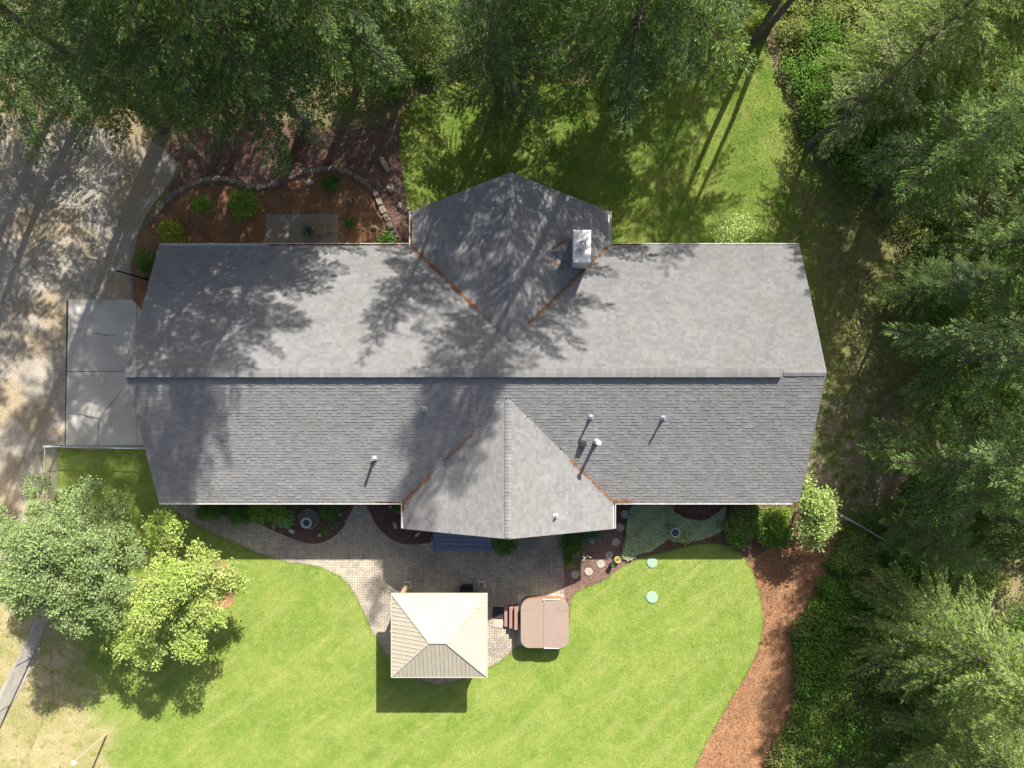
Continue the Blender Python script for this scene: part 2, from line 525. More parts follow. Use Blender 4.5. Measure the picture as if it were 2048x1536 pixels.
# north lawn and side yard
northlawn = smooth(gp([(800, 236), (850, 190), (1000, 150), (1180, 170), (1300, 150), (1318, 60), (1330, -60), (1500, -60), (1525, 60), (1552, 150), (1585, 235),
                       (1640, 330), (1700, 395), (1790, 440), (1860, 520), (1850, 680), (1840, 800), (1720, 850), (1610, 860), (1500, 700),
                       (1000, 640), (840, 500), (822, 430), (806, 360), (795, 290)]), 4)
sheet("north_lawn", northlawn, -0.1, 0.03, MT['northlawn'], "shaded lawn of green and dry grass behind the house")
sideyard = smooth(gp([(1560, 800), (1700, 790), (1850, 760), (1900, 850), (1880, 950), (1780, 1010), (1690, 1075), (1640, 1060), (1560, 1000)]), 4)
sheet("side_yard", sideyard, -0.1, 0.038, MT['soilyard'], "bare beige soil with sparse weeds beside the right end of the house")

# red cinder bed and bark bed at upper left
cinder = smooth(gp([(330, 300), (380, 262), (450, 245), (560, 240), (680, 262), (760, 250), (800, 236), (797, 290), (806, 350), (822, 430), (850, 500),
                    (790, 520), (700, 420), (600, 400), (400, 400), (340, 380), (370, 330)]), 4)
sheet("cinder_bed", cinder, -0.1, 0.045, MT['cinder'], "red cinder gravel bed along the upper left garden")
edge_line = [(268, 600), (262, 540), (268, 495), (295, 452), (326, 417), (353, 388), (379, 373), (413, 362), (437, 359), (463, 362), (485, 370), (511, 377),
             (537, 373), (564, 363), (590, 353), (616, 345), (643, 340), (669, 339), (690, 345), (714, 354), (735, 370), (753, 391),
             (764, 417), (775, 441), (790, 468), (809, 487)]
barkbed = gp(edge_line + [(840, 540), (300, 640)])
sheet("bark_bed", barkbed, -0.1, 0.09, MT['bark'], "orange brown bark mulch bed behind the stone edging")

# patio base (sand), lower right bark path, cinder bed of stepping stones, concrete pad
patio_poly = gp([(330, 985), (335, 1003), (345, 1016), (370, 1036), (400, 1053), (440, 1073), (480, 1089), (520, 1107), (560, 1119), (600, 1126),
                 (640, 1132), (680, 1150), (700, 1170), (715, 1195), (730, 1225), (745, 1260), (765, 1295), (785, 1320), (815, 1345), (850, 1362),
                 (875, 1368), (905, 1363), (930, 1355), (960, 1340), (985, 1330), (1000, 1322), (1015, 1310), (1026, 1297), (1036, 1270),
                 (1128, 1262), (1128, 985)])
sheet("patio", [(x, y) for x, y in gp([(315, 960), (318, 1020), (540, 1150), (640, 1170), (690, 1210), (735, 1300), (800, 1360), (875, 1384), (960, 1360), (1045, 1310),
                                       (1128, 1300), (1128, 960)])], -0.1, 0.040, MT['joint'],
      "herringbone paver patio between the house and the lawn")
barkpath = smooth(gp([(1370, 1085), (1450, 1010), (1560, 985), (1640, 1010), (1712, 1050), (1695, 1110), (1655, 1180), (1620, 1260), (1615, 1380),
                      (1600, 1480), (1560, 1620), (1330, 1640), (1330, 1300)]), 4)
sheet("bark_path", barkpath, -0.1, 0.05, MT['bark'], "wide bark mulch path curving down beside the sunny lawn")
rbed = gp([(1128, 985), (1640, 985), (1600, 1060), (1480, 1130), (1440, 1110), (1300, 1140), (1245, 1160), (1130, 1160)])
sheet("planting_bed", rbed, -0.1, 0.064, MT['darkbed'], "dark soil planting bed under the right eave")
cbed = gp([(1128, 1060), (1240, 1050), (1250, 1100), (1290, 1110), (1260, 1140), (1200, 1180), (1160, 1200), (1150, 1290), (1128, 1300)])
sheet("cinder_strip", cbed, -0.1, 0.068, MT['cinder'], "pinkish cinder gravel strip with stepping stones beside the patio")
bedA = smooth(gp([(395, 985), (690, 985), (692, 1040), (682, 1060), (658, 1079), (630, 1087), (600, 1082), (560, 1066), (520, 1048), (470, 1032), (420, 1022)]), 3)
sheet("left_island_bed", bedA, -0.1, 0.075, MT['darkbed'], "curved dark mulch bed with hosta and basin under the left eave")
bedB = smooth(gp([(742, 985), (744, 1030), (758, 1055), (783, 1078), (812, 1088), (840, 1087), (872, 1079), (950, 1030), (950, 985)]), 3)
sheet("porch_bed", bedB, -0.1, 0.074, MT['darkbed'], "curved dark mulch bed left of the blue steps")

# the sunny south lawn, a raised sod layer cut round the patio
lawn_px = [(118, 900), (300, 899), (330, 980), (338, 1003), (348, 1017), (371, 1037), (401, 1054), (441, 1074), (481, 1090), (521, 1108), (561, 1120), (601, 1127),
           (640, 1133), (679, 1151), (699, 1171), (714, 1196), (729, 1226), (744, 1261), (764, 1296), (784, 1321), (814, 1346), (850, 1363),
           (875, 1369), (905, 1364), (930, 1356), (960, 1341), (985, 1331), (1000, 1323), (1015, 1311), (1026, 1298), (1040, 1290), (1100, 1290), (1128, 1285), (1136, 1265),
           (1139, 1230), (1141, 1202), (1150, 1184), (1170, 1174), (1200, 1164), (1218, 1152), (1232, 1141), (1247, 1131), (1267, 1122),
           (1292, 1113), (1330, 1104), (1370, 1094), (1400, 1088), (1430, 1087), (1452, 1091), (1472, 1101), (1490, 1119), (1505, 1146),
           (1515, 1176), (1522, 1203), (1525, 1240), (1522, 1272), (1510, 1310), (1490, 1350), (1468, 1384), (1440, 1432), (1410, 1488),
           (1382, 1545), (1330, 1640), (60, 1640), (60, 1500), (110, 1400), (104, 1300), (104, 1200), (100, 1100), (110, 1000)]
lawn_poly = gp(lawn_px)
sheet("south_lawn", lawn_poly, -0.1, 0.070, MT['lawn'], "bright green mown lawn in front of the house")
MB().prism(gp([(436, 1120), (462, 1126), (474, 1150), (474, 1180), (465, 1208), (440, 1222), (360, 1230), (350, 1120)]), 0.0, 0.074)\
    .build("tree_ring_bed", MT['bark'])
tag(bpy.data.objects['tree_ring_bed'], "bark ring under the yellow green tree", kind='structure')


# ------------------------------------------------------------------ pavers: herringbone, each a solid block
def build_pavers():
    u = 0.122
    gap = 0.013
    x0, x1 = -17.6, 2.7
    y0, y1 = -15.4, -5.3
    items = []
    nx, ny = int((x1 - x0) / u), int((y1 - y0) / u)
    for i in range(nx):
        for j in range(ny):
            d = (i - j) % 4
            if d == 0: items.append((x0 + (i + 1) * u, y0 + (j + .5) * u, 0))
            elif d == 3: items.append((x0 + (i + .5) * u, y0 + (j + 1) * u, 1))
    it = np.array(items)
    zone = gp([(318, 985), (320, 1020), (400, 1078), (530, 1140), (640, 1160), (690, 1200), (735, 1290), (790, 1345), (875, 1376), (960, 1352), (1036, 1305),
               (1131, 1300), (1131, 985)])
    k = inside(it[:, :2], zone)
    for b in (bedA, bedB):
        bb = np.array(b); c = bb.mean(0)
        k &= ~inside(it[:, :2], [tuple(c + (p - c) * .9) for p in bb])
    it = it[k]
    # pieces under the open sky, largest in view first
    vis = inside(it[:, :2], patio_poly)
    r = np.hypot(it[:, 0] + 1.5, it[:, 1] + 8.4) + (~vis) * 100 + (it[:, 1] > -7.0) * 50
    order = np.argsort(r)
    near, rest = it[order[:300]], it[order[300:]]
    patio = bpy.data.objects['patio']

    def block_mesh(name):
        mb = MB()
        hx, hy = u - gap / 2, u / 2 - gap / 2
        b = .008
        vs = [(-hx, -hy, .0), (hx, -hy, .0), (hx, hy, .0), (-hx, hy, .0),
              (-hx, -hy, .045), (hx, -hy, .045), (hx, hy, .045), (-hx, hy, .045),
              (-hx + b, -hy + b, .052), (hx - b, -hy + b, .052), (hx - b, hy - b, .052), (-hx + b, hy - b, .052)]
        fs = [(8, 9, 10, 11)]
        for a in range(4):
            c = (a + 1) % 4
            fs += [(a, c, c + 4, a + 4), (a + 4, c + 4, c + 8, a + 8)]
        mb.add(vs, fs)
        me = bpy.data.meshes.new(name); me.from_pydata(mb.v, [], mb.f); me.update(); return me, vs, fs
    me, vs, fs = block_mesh("paver")
    me.materials.append(MT['paver_one'])
    for x, y, v in near:
        o = bpy.data.objects.new("paver", me)
        o.location = (x, y, 0.008 + random.uniform(-.002, .002))
        o.rotation_euler = (random.uniform(-.012, .012), random.uniform(-.012, .012), (math.pi / 2 if v else 0) + random.uniform(-.01, .01))
        o.parent = patio; COL.objects.link(o)
    b = np.array(vs); nb = len(b)
    V, F = [], []
    fa = [f for f in fs]
    cs = rest[:, 2] > .5
    jz = rng.uniform(-.002, .002, len(rest))
    out = np.zeros((len(rest), nb, 3))
    out[:, :, 0] = np.where(cs[:, None], -b[None, :, 1], b[None, :, 0]) + rest[:, 0:1]
    out[:, :, 1] = np.where(cs[:, None], b[None, :, 0], b[None, :, 1]) + rest[:, 1:2]
    out[:, :, 2] = b[None, :, 2] + 0.008 + jz[:, None]
    F = (np.array(fa)[None] + (np.arange(len(rest)) * nb)[:, None, None]).reshape(-1, 4)
    o = link("paver_field", np_mesh("paver_field", out.reshape(-1, 3), F), MT['paver'], patio)
    o['kind'] = 'stuff'


build_pavers()

# ------------------------------------------------------------------ concrete driveway slab, broken along its joints and cracks
drv = thing("concrete_apron", "pale cracked concrete parking apron at the left end of the house", "driveway", (*P(210, 745), 0))
del drv['category']; drv['kind'] = 'structure'


def jag(a, b, n=9, amp=2.5, seed=0):
    rr = random.Random(seed)
    out = []
    for i in range(n + 1):
        t = i / n
        k = 0 if i in (0, n) else amp
        out.append((a[0] + (b[0] - a[0]) * t + rr.uniform(-k, k), a[1] + (b[1] - a[1]) * t + rr.uniform(-k, k)))
    return out


XR = 275.5
c1 = jag((137, 665), (170, 661), 3, 1, 1)[:-1] + jag((170, 661), (205, 670), 4, 1.2, 2)[:-1] + jag((205, 670), (XR, 674), 6, 1.2, 3)
c2a = jag((133, 827), (165, 829), 4, 1.2, 4)[:-1] + jag((165, 829), (201, 837), 4, 1.5, 5)
c2b = jag((201, 837), (258, 762), 9, 2.2, 6)[:-1] + jag((258, 762), (XR, 743), 3, 1, 7)
c2c = jag((201, 837), (196, 891), 6, 1.4, 8)
pieces = [
    [(138, 599), (XR, 599.5)] + c1[::-1],
    c1 + [(XR, 743), (135, 743)],
    [(135, 743)] + c2b[::-1] + c2a[::-1][1:],
    [p for p in c2a] + c2c[1:] + [(133, 890)],
    c2b + [(XR, 891)] + c2c[::-1][:-1],
    [(XR, 599.5), (402, 600), (402, 743), (XR, 743)],
    [(XR, 743), (402, 743), (402, 892), (XR, 891)],
]
for pc in pieces:
    w = gp(pc)
    cx = sum(p[0] for p in w) / len(w); cy = sum(p[1] for p in w) / len(w)
    w2 = []
    for x, y in w:
        d = math.hypot(x - cx, y - cy)
        k = 1 - .022 / max(d, .3)
        w2.append((cx + (x - cx) * k, cy + (y - cy) * k))
    MB().prism(w2, 0.0, 0.075 + random.uniform(-.004, .004)).build("slab", MT['concrete'], drv, off=drv.location)
MB().prism(gp([(134, 601), (400, 601), (400, 889), (131, 889)]), 0.0, 0.05).build("joint_bed", MT['crack'], drv, off=drv.location)

# small concrete patio pad in the bark bed
pad = thing("concrete_pad", "dark concrete pad with chair and plant in the bark bed", "pad", (*P(605, 460), 0))
del pad['category']; pad['kind'] = 'structure'
for i in range(3):
    for j in range(2):
        x0, x1 = 533 + i * 48.3, 533 + (i + 1) * 48.3
        y0, y1 = 429 + j * 38, 429 + (j + 1) * 38
        MB().prism(gp([(x0 + .4, y0 + .4), (x1 - .4, y0 + .4), (x1 - .4, y1 - .4), (x0 + .4, y1 - .4)]), 0.05, 0.125).build("slab", MT['pad'], pad, off=pad.location)
tubpad = MB().prism(gp([(1036, 1189), (1128, 1189), (1128, 1290), (1036, 1290)]), 0.0, 0.078).build("tub_pad", MT['concrete'])
tag(tubpad, "small concrete pad under the hot tub", kind='structure')

# ------------------------------------------------------------------ stone edging (each stone a piece)
def stone_mesh(L, W, H, seed):
    rr = random.Random(seed)
    n = 9
    vs, fs = [], []
    for z, k in ((0, 1.0), (H * .75, .98), (H, .8)):
        for i in range(n):
            t = 2 * math.pi * i / n
            sx = abs(math.cos(t)) ** .5 * (1 if math.cos(t) > 0 else -1)
            sy = abs(math.sin(t)) ** .5 * (1 if math.sin(t) > 0 else -1)
            rr2 = random.Random(seed * 100 + i)
            q = rr2.uniform(.86, 1.06)
            vs.append((sx * L / 2 * k * q, sy * W / 2 * k * q, z + (rr.uniform(-.1, .1) * H if z else 0)))
    for a in range(2):
        for i in range(n):
            j = (i + 1) % n
            fs.append((a * n + i, a * n + j, (a + 1) * n + j, (a + 1) * n + i))
    fs.append(tuple(2 * n + i for i in range(n)))
    me = bpy.data.meshes.new("stone"); me.from_pydata(vs, [], fs); me.update()
    me.materials.append(MT['stone'])
    return me


stone_meshes = [stone_mesh(.42, .32, .26, s) for s in range(1, 7)]
line = smooth(gp(edge_line[3:]), 8, closed=False)
edging = thing("stone_edging", "low curving edging wall of grey stone blocks round the bark bed", "garden edging", (*P(560, 360), 0))
acc, last = 0.0, line[0]
for a, b in zip(line, line[1:]):
    acc += math.hypot(b[0] - a[0], b[1] - a[1])
    if acc > 0.40:
        acc = 0
        ang = math.atan2(b[1] - last[1], b[0] - last[0])
        o = bpy.data.objects.new("stone", random.choice(stone_meshes))
        o.location = ((b[0] + last[0]) / 2 - edging.location[0] + random.uniform(-.02, .02), (b[1] + last[1]) / 2 - edging.location[1] + random.uniform(-.02, .02), 0.0)
        o.rotation_euler = (0, 0, ang + random.uniform(-.08, .08))
        L = math.hypot(b[0] - last[0], b[1] - last[1])
        o.scale = (L / .39, random.uniform(.65, 1.05), random.uniform(.75, 1.15))
        o.parent = edging; COL.objects.link(o)
        last = b
tim = thing("timber_edging", "grey timber edging between the driveway and the bark bed near the lamp post", "garden edging", (*P(266, 540), 0))
for a, b in (((276, 470), (264, 530)), ((264, 532), (268, 596))):
    (ax, ay), (bx, by) = P(*a), P(*b)
    MB().box(((ax + bx) / 2, (ay + by) / 2, .07), (math.hypot(bx - ax, by - ay), .13, .14), math.atan2(by - ay, bx - ax)).build("timber", MT['pad'], tim, off=tim.location)

# ------------------------------------------------------------------ house
XL, XR_, YN, YS = -16.13, 13.12, 6.31, -5.37
ZE, ZR, YR = 3.05, 5.84, 0.47
SL = 0.478
NGX, NGH, NGZ = -0.08, 4.49, 3.05 + 4.49 * SL
SGX, SGH, SGZ = -0.16, 4.78, 3.05 + 4.78 * SL
NGV = YR + (ZR - NGZ) / SL
SGV = YR - (ZR - SGZ) / SL
NG_E, NG_A = 7.88, 9.02
SG_E, SG_A = -6.60, -6.57

house = thing("house", "long ranch house with grey shingle roof and two cross gables", "house", (-1.5, 0.5, 0))
HO = house.location


def zroof(p, plane):
    x, y = p
    if plane == 'N': return ZR - SL * (y - YR)
    if plane == 'S': return ZR - SL * (YR - y)
    if plane == 'NW': return NGZ - SL * (NGX - x)
    if plane == 'NE': return NGZ - SL * (x - NGX)
    if plane == 'SW': return SGZ - SL * (SGX - x)
    if plane == 'SE': return SGZ - SL * (x - SGX)


PL = {
    'N': [(XL, YR), (XL, YN), (NGX - NGH, YN), (NGX, NGV), (NGX + NGH, YN), (XR_, YN), (XR_, YR)],
    'S': [(XL, YR), (XR_, YR), (XR_, YS), (SGX + SGH, YS), (SGX, SGV), (SGX - SGH, YS), (XL, YS)],
    'NW': [(NGX, NGV), (NGX - NGH, YN), (NGX - NGH, NG_E), (NGX, NG_A)],
    'NE': [(NGX, NGV), (NGX, NG_A), (NGX + NGH, NG_E), (NGX + NGH, YN)],
    'SW': [(SGX, SGV), (SGX, SG_A), (SGX - SGH, SG_E), (SGX - SGH, YS)],
    'SE': [(SGX, SGV), (SGX + SGH, YS), (SGX + SGH, SG_E), (SGX, SG_A)],
}
roof_mb = MB()
for k, poly in PL.items():
    n = len(poly)
    a = sum(poly[i][0] * poly[(i + 1) % n][1] - poly[(i + 1) % n][0] * poly[i][1] for i in range(n))
    pl = poly[::-1] if a < 0 else poly
    tr = tessellate_polygon([[Vector((p[0], p[1], 0)) for p in pl]])
    vs = [(p[0], p[1], zroof(p, k) - .012) for p in pl] + [(p[0], p[1], zroof(p, k) - .19) for p in pl]
    fs = []
    for t in tr:
        ax, ay = pl[t[0]]; bx, by = pl[t[1]]; cx, cy = pl[t[2]]
        if (bx - ax) * (cy - ay) - (by - ay) * (cx - ax) < 0: t = (t[0], t[2], t[1])
        fs.append(tuple(t)); fs.append(tuple(i + n for i in reversed(t)))
    for i in range(n):
        j = (i + 1) % n
        fs.append((i, i + n, j + n, j))
    roof_mb.add(vs, fs)
roof = roof_mb.build("roof", MT['deckroof'], house, off=HO)

# shingles
sh_all = []      # (corner quad list, thickness)


def spans(poly, axis, c):
    """intervals of the other axis at coordinate c"""
    xs = []
    n = len(poly)
    for i in range(n):
        a, b = poly[i], poly[(i + 1) % n]
        if (a[axis] > c) != (b[axis] > c):
            t = (c - a[axis]) / (b[axis] - a[axis])
            xs.append(a[1 - axis] + t * (b[1 - axis] - a[1 - axis]))
    xs.sort()
    return list(zip(xs[::2], xs[1::2]))


shv, shinfo = [], []
EXP = 0.133
for k, poly in PL.items():
    axis = 1 if k in ('N', 'S') else 0        # the axis that runs down the slope
    down = {'N': 1, 'S': -1, 'NW': -1, 'NE': 1, 'SW': -1, 'SE': 1}[k]
    vals = [p[axis] for p in poly]
    top = {'N': YR, 'S': YR, 'NW': NGX, 'NE': NGX, 'SW': SGX, 'SE': SGX}[k]
    bot = max(vals) if down > 0 else min(vals)
    rows = int(abs(bot - top) / EXP) + 1
    for r in range(rows):
        lo = bot - down * r * EXP              # lower edge (butt)
        hi = lo - down * EXP
        mid = lo - down * EXP * .5
        if (mid - top) * down < 0: continue
        for (a, b) in spans(poly, axis, mid):
            u = a - random.uniform(0, .2)
            if a == b: continue
            while u < b:
                w = random.choice((.10, .13, .16, .19, .22, .27))
                s0, s1 = max(u, a), min(u + w, b)
                u += w
                if s1 - s0 < .02: continue
                e0 = e1 = f0_ = f1_ = None
                if s0 == a or s1 == b:
                    for cc_, tgt in ((lo, 0), (hi, 1)):
                        cq = min(max(cc_, min(vals) + 1e-4), max(vals) - 1e-4)
                        ok = [q for q in spans(poly, axis, cq) if abs(q[0] - a) < .25 and abs(q[1] - b) < .25 or abs(q[0] - a) < .09 or abs(q[1] - b) < .09]
                        if ok:
                            if s0 == a and abs(ok[0][0] - a) < .09:
                                if tgt == 0: e0 = ok[0][0]
                                else: e1 = ok[0][0]
                            qq = ok[-1]
                            if s1 == b and abs(qq[1] - b) < .09:
                                if tgt == 0: f0_ = qq[1]
                                else: f1_ = qq[1]
                t = random.choice((.002, .003, .010, .012))
                shinfo.append((k, axis, down, lo, hi, s0, s1, t, e0, e1, f0_, f1_))


def shingle_verts(s):
    k, axis, down, lo, hi, s0, s1, t, e0, e1, g0, g1 = s
    e0 = s0 if e0 is None else e0; e1 = s0 if e1 is None else e1
    g0 = s1 if g0 is None else g0; g1 = s1 if g1 is None else g1
    out = []
    for (c, uu, dz) in ((lo, e0, t + .004), (lo, g0, t + .004), (hi, g1, .002), (hi, e1, .002), (lo, e0, -.012), (lo, g0, -.012)):
        p = (uu, c) if axis == 1 else (c, uu)
        out.append((p[0], p[1], zroof(p, k) + dz))
    return out


FSH = [(0, 1, 2, 3), (4, 5, 1, 0), (0, 3, 4, 4), (1, 5, 2, 2)]
near_idx = sorted(range(len(shinfo)), key=lambda i: abs((shinfo[i][3] if shinfo[i][1] == 1 else 99) - YR) * 3 + abs((shinfo[i][5] + shinfo[i][6]) / 2)
                  + (99 if shinfo[i][6] - shinfo[i][5] < .15 else 0) + (99 if abs((shinfo[i][3] + shinfo[i][4]) / 2 - YR) < .3 else 0))[:300]
near_set = set(near_idx)
V, F4, F3 = [], [], []
for i, s in enumerate(shinfo):
    vs = shingle_verts(s)
    if i in near_set:
        cx = sum(v[0] for v in vs[:4]) / 4; cy = sum(v[1] for v in vs[:4]) / 4; cz = sum(v[2] for v in vs[:4]) / 4
        me = bpy.data.meshes.new("shingle")
        me.from_pydata([(a - cx, b - cy, c - cz) for a, b, c in vs], [], [(0, 1, 2, 3), (4, 5, 1, 0), (0, 3, 4), (1, 5, 2)])
        me.update()
        link("shingle", me, MT['shingle'], roof, (cx - HO[0], cy - HO[1], cz - HO[2]))
        me.materials[0] = MT['ridge']
    else:
        b = len(V)
        V += vs
        F3 += [(b, b + 1, b + 2), (b, b + 2, b + 3), (b + 4, b + 5, b + 1), (b + 4, b + 1, b), (b, b + 3, b + 4), (b + 1, b + 5, b + 2)]
Vn = np.array(V) - np.array(HO)
so = link("shingle_field", np_mesh("shingle_field", Vn, np.array(F3)), MT['shingle'], roof)
so['kind'] = 'stuff'


# ridge caps: one folded piece each
def cap_mesh(name, L, W, zup, slope, axis):
    h = .012
    vs = []
    for e, lift in ((0, .0), (L, .014)):
        for s, z in ((-W, -W * slope), (0, 0), (W, -W * slope)):
            vs.append((e, s, z + zup + lift))
    for e, lift in ((0, .0), (L, .014)):
        for s, z in ((-W, -W * slope), (W, -W * slope)):
            vs.append((e, s, z + zup + lift - (.095 if zup > .05 else .02)))
    fs = [(0, 3, 4, 1), (1, 4, 5, 2), (0, 6, 8, 3), (2, 5, 9, 7), (3, 8, 9, 5, 4), (0, 1, 2, 7, 6)]
    me = bpy.data.meshes.new(name); me.from_pydata(vs, [], fs); me.update()
    me.materials.append(MT['ridge'])
    return me


cm = cap_mesh("ridge_cap", .15, .185, .075, SL * .33, 0)
cflat = cap_mesh("ridge_cap", .15, .14, .03, SL, 0)


def caps(me, p0, p1, z, step):
    L = math.hypot(p1[0] - p0[0], p1[1] - p0[1]); n = int(L / step)
    ang = math.atan2(p1[1] - p0[1], p1[0] - p0[0])
    for i in range(n):
        t = i * step
        o = bpy.data.objects.new("ridge_cap", me)
        o.location = (p0[0] + math.cos(ang) * t - HO[0], p0[1] + math.sin(ang) * t - HO[1] + random.uniform(-.004, .004), z - HO[2] + random.uniform(-.003, .003))
        o.rotation_euler = (0, 0, ang + random.uniform(-.012, .012))
        o.parent = roof; COL.objects.link(o)


caps(cm, (XL, YR), (11.35, YR), ZR, .145)
caps(cflat, (11.35, YR), (XR_, YR), ZR, .145)
caps(cflat, (NGX, NGV + .1), (NGX, NG_A), NGZ, .15)
caps(cflat, (SGX, SGV - .1), (SGX, SG_A), SGZ, .15)

# gutters, rake trim
def gutter(p0, p1, z, side):
    """U channel from p0 to p1, open upward, side = outward unit"""
    mb = MB()
    L = math.hypot(p1[0] - p0[0], p1[1] - p0[1]); ang = math.atan2(p1[1] - p0[1], p1[0] - p0[0])
    cx, cy = (p0[0] + p1[0]) / 2, (p0[1] + p1[1]) / 2
    ox, oy = side
    mb.box((cx + ox * .06, cy + oy * .06, z - .13), (L, .115, .012), ang)
    mb.box((cx + ox * .120, cy + oy * .120, z - .075), (L, .022, .12), ang)
    mb.box((cx + ox * .004, cy + oy * .004, z - .085), (L, .010, .10), ang)
    dx, dy = math.cos(ang), math.sin(ang)
    for q in (p0, p1):
        mb.box((q[0] + ox * .06, q[1] + oy * .06, z - .08), (.012, .10, .095), ang)
    return mb.build("gutter", MT['white'], house, off=HO)


gutter((XL, YN), (NGX - NGH - .13, YN), ZE, (0, 1))
gutter((NGX + NGH + .13, YN), (XR_, YN), ZE, (0, 1))
gutter((NGX - NGH, YN), (NGX - NGH, NG_E), ZE, (-1, 0))
gutter((NGX + NGH, YN), (NGX + NGH, NG_E), ZE, (1, 0))
gutter((XL, YS), (SGX - SGH - .13, YS), ZE, (0, -1))
gutter((SGX + SGH + .13, YS), (XR_ - .3, YS), ZE, (0, -1))
gutter((SGX - SGH, YS), (SGX - SGH, SG_E), ZE, (-1, 0))
gutter((SGX + SGH, YS), (SGX + SGH, SG_E), ZE, (1, 0))


def rake(a, b):
    m = MB()
    A, B = Vector(a), Vector(b)
    d = (B - A)
    s = Vector((-d.y, d.x, 0)).normalized() * .012
    up = Vector((0, 0, .01)); dn = Vector((0, 0, -.21))
    vs = [A + s + up, B + s + up, B - s + up, A - s + up, A + s + dn, B + s + dn, B - s + dn, A - s + dn]
    m.add(vs, [(0, 1, 2, 3), (7, 6, 5, 4), (0, 4, 5, 1), (2, 6, 7, 3), (1, 5, 6, 2), (0, 3, 7, 4)])
    m.build("rake_board", MT['rake'], house, off=HO)


for x in (XL - .012, XR_ + .012):
    rake((x, YR, ZR), (x, YN, ZE)); rake((x, YR, ZR), (x, YS, ZE))
rake((NGX, NG_A + .012, NGZ), (NGX - NGH, NG_E + .012, ZE)); rake((NGX, NG_A + .012, NGZ), (NGX + NGH, NG_E + .012, ZE))
rake((SGX, SG_A - .012, SGZ), (SGX - SGH, SG_E - .012, ZE)); rake((SGX, SG_A - .012, SGZ), (SGX + SGH, SG_E - .012, ZE))

# walls, with gables closed under the roof
WX0, WX1, WY0, WY1 = XL + .45, XR_ - .45, YS + .6, YN - .6


def zin(p, k): return zroof(p, k) - .195


def wall_prism(pts3, thick, nrm, name="wall"):
    """vertical wall: outline points in world, extruded inward"""
    n = len(pts3)
    inn = [(p[0] - nrm[0] * thick, p[1] - nrm[1] * thick, p[2]) for p in pts3]
    fs = [tuple(range(n)), tuple(n + i for i in reversed(range(n)))]
    for i in range(n):
        j = (i + 1) % n
        fs.append((i, i + n, j + n, j))
    return MB().add(list(pts3) + inn, fs).build(name, MT['siding'], house, off=HO)


for x, nx in ((WX0, -1), (WX1, 1)):
    wall_prism([(x, WY0, 0), (x, WY1, 0), (x, WY1, zin((x, WY1), 'N')), (x, YR, ZR - .2), (x, WY0, zin((x, WY0), 'S'))], .15, (nx, 0))
zt = zin((0, WY1), 'N')
for xa, xb in ((WX0 + .15, NGX - NGH + .6), (NGX + NGH - .6, WX1 - .15)):
    wall_prism([(xa, WY1, 0), (xb, WY1, 0), (xb, WY1, zt), (xa, WY1, zt)], .15, (0, 1))
for xa, xb in ((WX0 + .15, SGX - SGH + .6), (SGX + SGH - .6, WX1 - .15)):
    wall_prism([(xa, WY0, 0), (xb, WY0, 0), (xb, WY0, zt), (xa, WY0, zt)], .15, (0, -1))
for gx, gh, ya, yb, gz, ny in ((NGX, NGH, WY1, 7.3, NGZ, 1), (SGX, SGH, WY0, -5.95, SGZ, -1)):
    xa, xb = gx - gh + .6, gx + gh - .6
    ze = ZE + .6 * SL - .195
    wall_prism([(xa, yb, 0), (xb, yb, 0), (xb, yb, ze), (gx, yb, gz - .2), (xa, yb, ze)], .15, (0, ny))
    for x, nx in ((xa, -1), (xb, 1)):
        wall_prism([(x, ya, 0), (x, yb - .15 * ny, 0), (x, yb - .15 * ny, ze), (x, ya, ze)], .15, (nx, 0))


def window(c, w, h, nrm):
    ang = 0 if nrm[1] else math.pi / 2
    x, y, z = c
    fr = MB()
    for dz in (-h / 2, h / 2): fr.box((x + nrm[0] * .02, y + nrm[1] * .02, z + dz), (w + .16, .06, .08), ang)
    for dw in (-w / 2, w / 2, 0):
        fr.box((x + nrm[0] * .018 + dw * (1 if ang == 0 else 0), y + nrm[1] * .018 + dw * (0 if ang == 0 else 1), z), (.07, .05, h - .09), ang)
    f = fr.build("window", MT['trim'], house, off=HO)
    MB().box((x + nrm[0] * .006, y + nrm[1] * .006, z), (w, .008, h), ang).build("pane", MT['glass'], f, off=HO)


for x in (-13, -9.5, -6.5): window((x, WY1, 1.6), 1.5, 1.1, (0, 1))
for x in (6.5, 10.5): window((x, WY1, 1.6), 1.6, 1.2, (0, 1))
for x in (-12.5, -8.5, 6.8, 10): window((x, WY0, 1.6), 1.6, 1.2, (0, -1))
for x in (-2, 2): window((x, 7.3, 1.8), 2.4, 1.8, (0, 1))
window((2.3, -5.95, 1.6), 1.8, 1.2, (0, -1))
window((WX1, 2.5, 1.6), 1.4, 1.2, (1, 0))
for y in (-2.0, 2.0):
    gd = MB().box((WX0 - .02, y, 1.15), (.05, 2.9, 2.3)).build("garage_door", MT['trim'], house, off=HO)
    for k in range(4):
        MB().box((WX0 - .05, y, .3 + k * .57), (.02, 2.8, .5)).build("door_panel", MT['trim'], gd, off=HO)
dr = MB().box((-2.2, -5.97, 1.72), (.95, .06, 2.05)).build("front_door", MT['bluewood'], house, off=HO)
MB().box((-1.85, -6.02, 1.7), (.04, .04, .14)).build("handle", MT['galv'], dr, off=HO)

